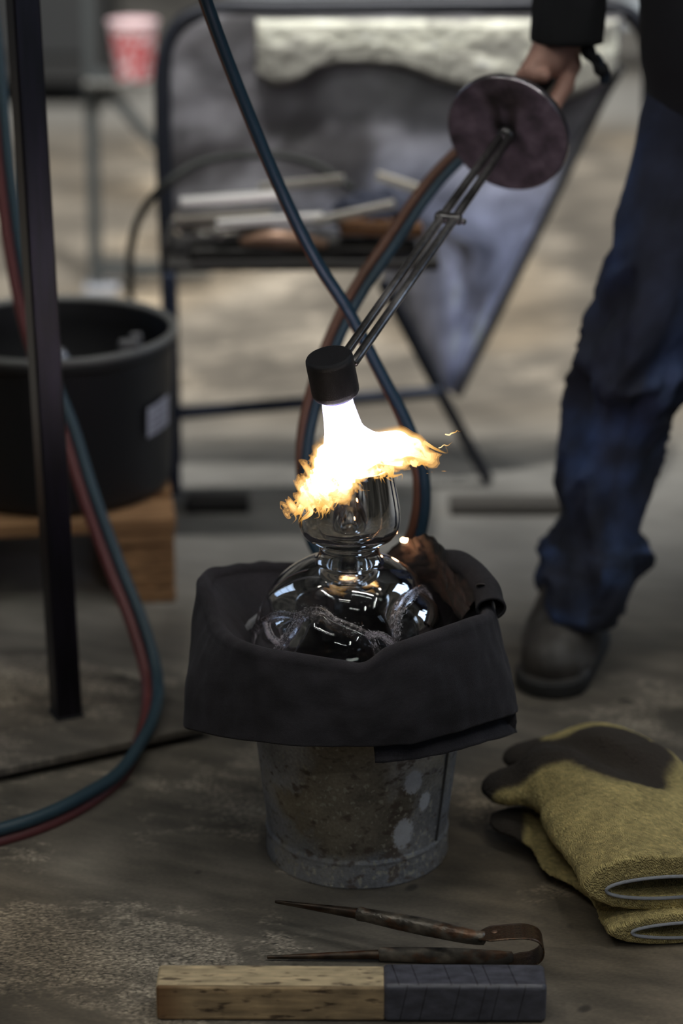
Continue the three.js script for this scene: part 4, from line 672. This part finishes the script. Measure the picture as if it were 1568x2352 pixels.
  put('hair', iso((x, y, z) => { const e = (Math.hypot((x - hc[0]) / 0.083, (y - hc[1] - 0.03) / 0.103, (z - hc[2] + 0.006) / 0.102) - 1) * 0.083; return smax(e + 0.004 * fbm(x * 60, y * 30, z * 60, 3), -(y - hc[1] - 0.055 + 0.9 * (hc[2] + 0.03 - z) * (z < hc[2] + 0.03 ? -1 : 0.0) - (z < hc[2] + 0.03 ? -0.0 : 0)), 0.01); }, [0.44, 1.58, -0.66], [0.66, 1.80, -0.41], 0.006), mat([0.03, 0.022, 0.016], 0.7), t);
  // boots
  const bootF = (tx, tz, hx, hz) => (x, y, z) => {
    const toe = [tx, 0.036, tz], ball = [lerp(tx, hx, 0.3), 0.042, lerp(tz, hz, 0.3)], heel = [hx, 0.042, hz], ank = [lerp(tx, hx, 0.82), 0.125, lerp(tz, hz, 0.82)];
    let d = smin(cap(x, y, z, toe, ball, 0.040, 0.046), cap(x, y, z, ball, heel, 0.044, 0.040), 0.03);
    d = smin(d, cap(x, y, z, [lerp(tx, hx, 0.4), 0.06, lerp(tz, hz, 0.4)], ank, 0.036, 0.044), 0.03);
    d += 0.0025 * fbm(x * 40, y * 40, z * 40, 3); const sole = smax(Math.min(cap(x, 0.02, z, [toe[0], 0.02, toe[2]], [heel[0], 0.02, heel[2]], 0.049, 0.044)), Math.abs(y - 0.011) - 0.011, 0.004);
    return smin(smax(d, 0.002 - y, 0.003), sole, 0.003);
  };
  const bootCol = (x, y, z) => { const k = 0.75 + 0.8 * fbm(x * 22, y * 22, z * 22, 4), dust = ss(0.0, 0.25, fbm(x * 12, y * 12, z * 12, 3)); return y < 0.022 ? [0.015, 0.015, 0.015] : mix3([0.055 * k, 0.048 * k, 0.042 * k], [0.13, 0.125, 0.12], dust * 0.7); };
  for (const a of [[0.258, -0.447, 0.303, -0.575], [0.79, -0.50, 0.768, -0.63]]) put('boot', iso(bootF(...a), [a[0] - 0.09, -0.002, a[3] - 0.07], [a[2] + 0.09, 0.18, a[1] + 0.07], 0.0042, bootCol), mat([1, 1, 1], 0.6, 0, { vertexColors: true, bumpMap: grainTex, bumpScale: 0.001 }), t);
}

// ================================================================ WORK GLOVES
const terryBump = tex(1024, 1024, (u, v) => 0.5 + 1.1 * N(u * 130, v * 130, 1) + 0.5 * N(u * 260, v * 260, 4), false, [5, 5]);
const gloveTint = (stainAt) => (x, y, z, ny) => {
  const n = fbm(x * 30, y * 30, z * 30, 4), s = cl(stainAt(x, y, z) + 0.5 * n), f = 0.82 + 0.5 * N(x * 420, y * 420, z * 420) + 0.45 * n;
  return mix3([0.74 * f, 0.59 * f, 0.245 * f], [0.050, 0.038, 0.030], ss(0.25, 0.75, s));
};
const gloveMat = mat([1, 1, 1], 0.95, 0, { vertexColors: true, bumpMap: terryBump, bumpScale: 0.0022, sheen: 0.1, sheenColor: new THREE.Color(0.5, 0.45, 0.25), sheenRoughness: 0.8 });
const liningMat = mat([0.58, 0.60, 0.66], 0.9, 0, { bumpMap: weaveTex, bumpScale: 0.001 });
const fuzz = (x, y, z) => 0.0011 * N(x * 330, y * 330, z * 330) + 0.003 * fbm(x * 26, y * 26, z * 26, 3);
const flat = (s, c) => (x, y, z, a, b, ra, rb) => cap(x, (y - c) / s, z, [a[0], (a[1] - c) / s, a[2]], [b[0], (b[1] - c) / s, b[2]], ra, rb) * (s + (1 - s) * 0.35);
const E1 = V([0.10, 0, 0.995]).normalize();   // the way the upper glove's cuff points
{
  const t = thing('work_glove', 'yellow terry work glove with a dark burnt palm, lying on top', 'glove', [0, 0, 0], 'pair of yellow work gloves');
  const F = flat(0.42, 0.064);
  const f = (x, y, z) => {
    const yy = y - 0.014 * ss(-0.05, -0.16, z) * -1 - 0.006 * Math.sin((x - 0.2) * 22);
    let d = smin(F(x, yy, z, [0.325, 0.064, 0.30], [0.298, 0.064, 0.07], 0.082, 0.080), F(x, yy, z, [0.298, 0.064, 0.07], [0.282, 0.066, -0.05], 0.080, 0.088), 0.03);
    d = smin(d, F(x, yy, z, [0.282, 0.066, -0.05], [0.290, 0.066, -0.120], 0.088, 0.064), 0.03);
    d = smin(d, F(x, yy, z, [0.285, 0.066, -0.128], [0.206, 0.060, -0.134], 0.046, 0.034), 0.008);
    d = smin(d, F(x, yy, z, [0.262, 0.062, -0.036], [0.182, 0.056, -0.046], 0.052, 0.040), 0.010);
    d = smax(d, -cap(x, (y - 0.098) * 1.4 + 0.098, z, [0.235, 0.100, -0.085], [0.325, 0.100, 0.02], 0.009, 0.013), 0.045);   // hollow of the palm
    d += 0.006 * Math.exp(-((((x - 0.27) * 0.7 + (z + 0.02) * 0.75) / 0.012) ** 2)) * ss(0.08, 0.0, z) * 0.5 + fuzz(x, y, z);
    const s = (x - 0.32) * E1.x + (z - 0.213) * E1.z; d = smax(d, s, 0.006);
    const cav = cap(x, (y - 0.064) / 0.19, z, [0.312, 0, 0.10], [0.328, 0, 0.34], 0.045, 0.069) * 0.4;
    return smax(d, -cav, 0.005);
  };
  const stain = (x, y, z) => 1.7 * Math.exp(-((((x - 0.302) / 0.056) ** 2 + ((z + 0.042) / 0.085) ** 2) ** 1.6)) + 1.4 * ss(0.235, 0.19, x) * ss(0.0, -0.05, z) + 1.3 * Math.exp(-(((x - 0.235) / 0.05) ** 2 + ((z + 0.055) / 0.04) ** 2)) + 0.7 * Math.exp(-(((x - 0.315) / 0.025) ** 2 + ((z - 0.035) / 0.02) ** 2)) - 0.5 * ss(-0.13, -0.18, z) * ss(0.24, 0.27, x);
  put('terry_shell', iso(f, [0.13, 0.025, -0.21], [0.43, 0.115, 0.235], 0.0034, gloveTint(stain)), gloveMat, t);
  const ring = []; for (let i = 0; i <= 40; i++) { const a = i / 40 * 2 * Math.PI, x = 0.3245 + Math.cos(a) * 0.066; ring.push([x, 0.064 + Math.sin(a) * 0.0125, 0.2145 - (x - 0.32) * 0.1]); }
  put('lining_band', tube(ring, 0.0019, 120, 10), liningMat, t).userData.label = 'blue white knitted lining band';
}
{
  const t = thing('work_glove', 'second yellow terry glove lying underneath, its dark thumb tip showing', 'glove', [0, 0, 0], 'pair of yellow work gloves');
  const F = flat(0.24, 0.018);
  const f = (x, y, z) => {
    let d = smin(F(x, y, z, [0.352, 0.019, 0.30], [0.320, 0.019, 0.06], 0.082, 0.080), F(x, y, z, [0.32, 0.019, 0.06], [0.30, 0.019, -0.07], 0.080, 0.082), 0.03);
    d = smin(d, F(x, y, z, [0.25, 0.020, 0.03], [0.184, 0.022, -0.014], 0.040, 0.034), 0.02);
    d = smin(d, F(x, y, z, [0.25, 0.020, 0.03], [0.236, 0.018, 0.08], 0.036, 0.030), 0.02) + fuzz(x, y, z + 3);
    d = smax(d, (x - 0.35) * E1.x + (z - 0.222) * E1.z, 0.006);
    return smax(smax(d, -cap(x, (y - 0.019) / 0.13, z, [0.335, 0, 0.08], [0.356, 0, 0.34], 0.045, 0.068) * 0.4, 0.005), 0.0015 - y, 0.002);
  };
  put('terry_shell', iso(f, [0.13, -0.001, -0.16], [0.45, 0.045, 0.245], 0.0034, gloveTint((x, y, z) => 1.6 * ss(0.20, 0.165, x) + 0.3 * ss(0.02, -0.02, z))), gloveMat, t);
  const ring = []; for (let i = 0; i <= 40; i++) { const a = i / 40 * 2 * Math.PI, x = 0.352 + Math.cos(a) * 0.066; ring.push([x, 0.019 + Math.sin(a) * 0.009, 0.2235 - (x - 0.35) * 0.1]); }
  put('lining_band', tube(ring, 0.0018, 120, 10), liningMat, t).userData.label = 'blue white knitted lining band';
}

// ================================================================ JACKS (long steel tweezers)
const rustTex = tex(512, 256, (u, v) => { const n = fbm(u * 8, v * 8, 3, 5), k = 0.75 + 0.9 * n, r = ss(0.02, 0.25, fbm(u * 6, v * 6, 11, 4)); return mix3([0.48 * k, 0.445 * k, 0.40 * k], [0.47 * k, 0.345 * k, 0.26 * k], r); }, true, [6, 6]);
const oldSteel = mat([1, 1, 1], 0.36, 0.4, { map: rustTex, bumpMap: grainTex, bumpScale: 0.0005 });
{
  const t = thing('glass_jacks', 'old rusty steel jacks with two tapered blades and a bent spring end', 'tongs');
  const up = [[-0.088, 0.032, 0.187], [-0.04, 0.036, 0.208], [0.003, 0.040, 0.228]], lowT = [[-0.095, 0.004, 0.254], [-0.02, 0.006, 0.254], [0.025, 0.008, 0.255]];
  put('blade', tube(up, (s) => lerp(0.0018, 0.0062, s), 40, 12), mat([0.5, 0.42, 0.38], 0.38, 0.6, { map: rustTex }), t);
  put('handle', tube([[0.0, 0.040, 0.2265], [0.004, 0.040, 0.2285], [0.03, 0.041, 0.241], [0.075, 0.0415, 0.260], [0.118, 0.042, 0.279], [0.128, 0.042, 0.281]], (s) => (s < 0.06 ? 0.0076 : 0.0072 + 0.0020 * Math.sin(Math.PI * cl((s - 0.06) / 0.94))), 60, 16), oldSteel, t);
  put('blade', tube(lowT, (s) => lerp(0.0018, 0.0052, s), 40, 12), mat([0.55, 0.42, 0.32], 0.5, 0.4, { map: rustTex }), t);
  put('handle', tube([[0.022, 0.008, 0.255], [0.06, 0.0085, 0.257], [0.11, 0.009, 0.261], [0.158, 0.009, 0.265]], (s) => 0.0076 + 0.0012 * Math.sin(Math.PI * s), 50, 14, 0.8), mat([1, 0.98, 0.95], 0.7, 0.1, { map: rustTex }), t);
  const path = new THREE.CatmullRomCurve3([[0.122, 0.0425, 0.2805], [0.135, 0.0455, 0.281], [0.155, 0.047, 0.280], [0.172, 0.0455, 0.277], [0.184, 0.039, 0.274], [0.1885, 0.028, 0.2715], [0.186, 0.016, 0.269], [0.176, 0.009, 0.267], [0.155, 0.0065, 0.265]].map(V), false, 'centripetal');
  const strip = sheet(80, 10, (u, v) => { const p = path.getPointAt(u), w = 0.0150 * (0.55 + 0.45 * ss(0, 0.12, u)) * (1 - 0.35 * ss(0.88, 1, u)); return [p.x, p.y + 0.001, p.z + (v - 0.5) * 2 * w]; });
  put('spring_strap', thicken(strip, 80, 10, 0.0016), mat([1, 0.8, 0.66], 0.3, 0.6, { map: rustTex }), t).userData.label = 'flat copper brown bent spring strap';
  for (const x of [0.139, 0.157]) { const r = new THREE.SphereGeometry(0.0036, 16, 10, 0, Math.PI * 2, 0, Math.PI / 2); r.scale(1, 0.5, 1); r.translate(x, 0.0478, 0.279); put('rivet', r, mat([0.22, 0.13, 0.09], 0.45, 0.7), t); }
}

// ================================================================ WOOD BLOCK with grey tape
{
  const t = thing('wooden_block', 'square wooden stick with its right end wrapped in grey tape', 'stick');
  const barTex = tex(1024, 256, (u, v) => {
    const g = fbm(u * 4, v * 16, 2, 3), k = 0.93 + 0.28 * g + 0.30 * fbm(u * 7, v * 5, 9, 4), burn = ss(0.10, 0.42, fbm(u * 9, v * 14, 5, 5) + 0.22 * Math.exp(-(((v - 0.5) / 0.05) ** 2))), end = ss(0.17, 0.0, u) * ss(0.45, 0.65, v);
    let c = mix3([0.80 * k, 0.715 * k, 0.57 * k], [0.72 * k, 0.61 * k, 0.46 * k], ss(0.45, 0.55, v) * 0.9); c = mix3(c, [0.20, 0.15, 0.11], 0.75 * burn); return mix3(c, [0.42, 0.27, 0.15], 0.6 * end);
  });
  const w = box(0.228, 0.040, 0.042, 0.0, 0, 0, 0.004), n = w.attributes.normal, p = w.attributes.position, uv = w.attributes.uv;
  for (let i = 0; i < p.count; i++) { const f = Math.abs(n.getZ(i)) > 0.6 ? 0.55 + (p.getY(i) + 0.02) / 0.04 * 0.4 : (p.getZ(i) + 0.021) / 0.042 * 0.45; uv.setXY(i, (p.getX(i) + 0.114) / 0.228, f); }
  w.rotateY(-0.010); w.translate(-0.088, 0.0202, 0.3505); put('stick', w, mat([1, 1, 1], 0.7, 0, { map: barTex, bumpMap: barTex, bumpScale: 0.0012 }), t);
  const tg = new RoundedBoxGeometry(0.162, 0.0425, 0.0445, 24, 0.0055), tp = tg.attributes.position;
  const tapeTex = tex(512, 256, (u, v) => { const ed = Math.min(...[0.1, 0.22, 0.42, 0.58, 0.66, 0.82].map((q) => Math.abs(u - q - 0.10 * (v - 0.5)))), k = 0.92 + 0.35 * fbm(u * 9, v * 9, 3, 4) - 0.35 * ss(0.006, 0.0, ed); return [0.375 * k, 0.375 * k, 0.405 * k]; });
  const tb = tex(512, 256, (u, v) => { let h = 0.5 + 0.5 * fbm(u * 30, v * 6, 3, 3); for (const q of [0.1, 0.22, 0.42, 0.58, 0.66, 0.82]) h += 0.3 * ss(-0.004, 0.004, u - q - 0.1 * (v - 0.5)) - 0.05; return cl(h * 0.5); }, false);
  const tn = tg.attributes.normal, tu = tg.attributes.uv; for (let i = 0; i < tp.count; i++) tu.setXY(i, (tp.getX(i) + 0.081) / 0.162, Math.abs(tn.getZ(i)) > 0.6 ? 0.5 + (tp.getY(i) + 0.021) / 0.0425 * 0.5 : (tp.getZ(i) + 0.022) / 0.0445 * 0.5);
  tg.rotateY(-0.010); tg.translate(0.1045, 0.0214, 0.3525); put('tape_wrap', tg, mat([0.85, 0.85, 0.9], 0.27, 0, { map: tapeTex, bumpMap: tb, bumpScale: 0.0012 }), t).userData.label = 'grey duct tape wrapped round the end';
}

renderer.render(scene, camera);
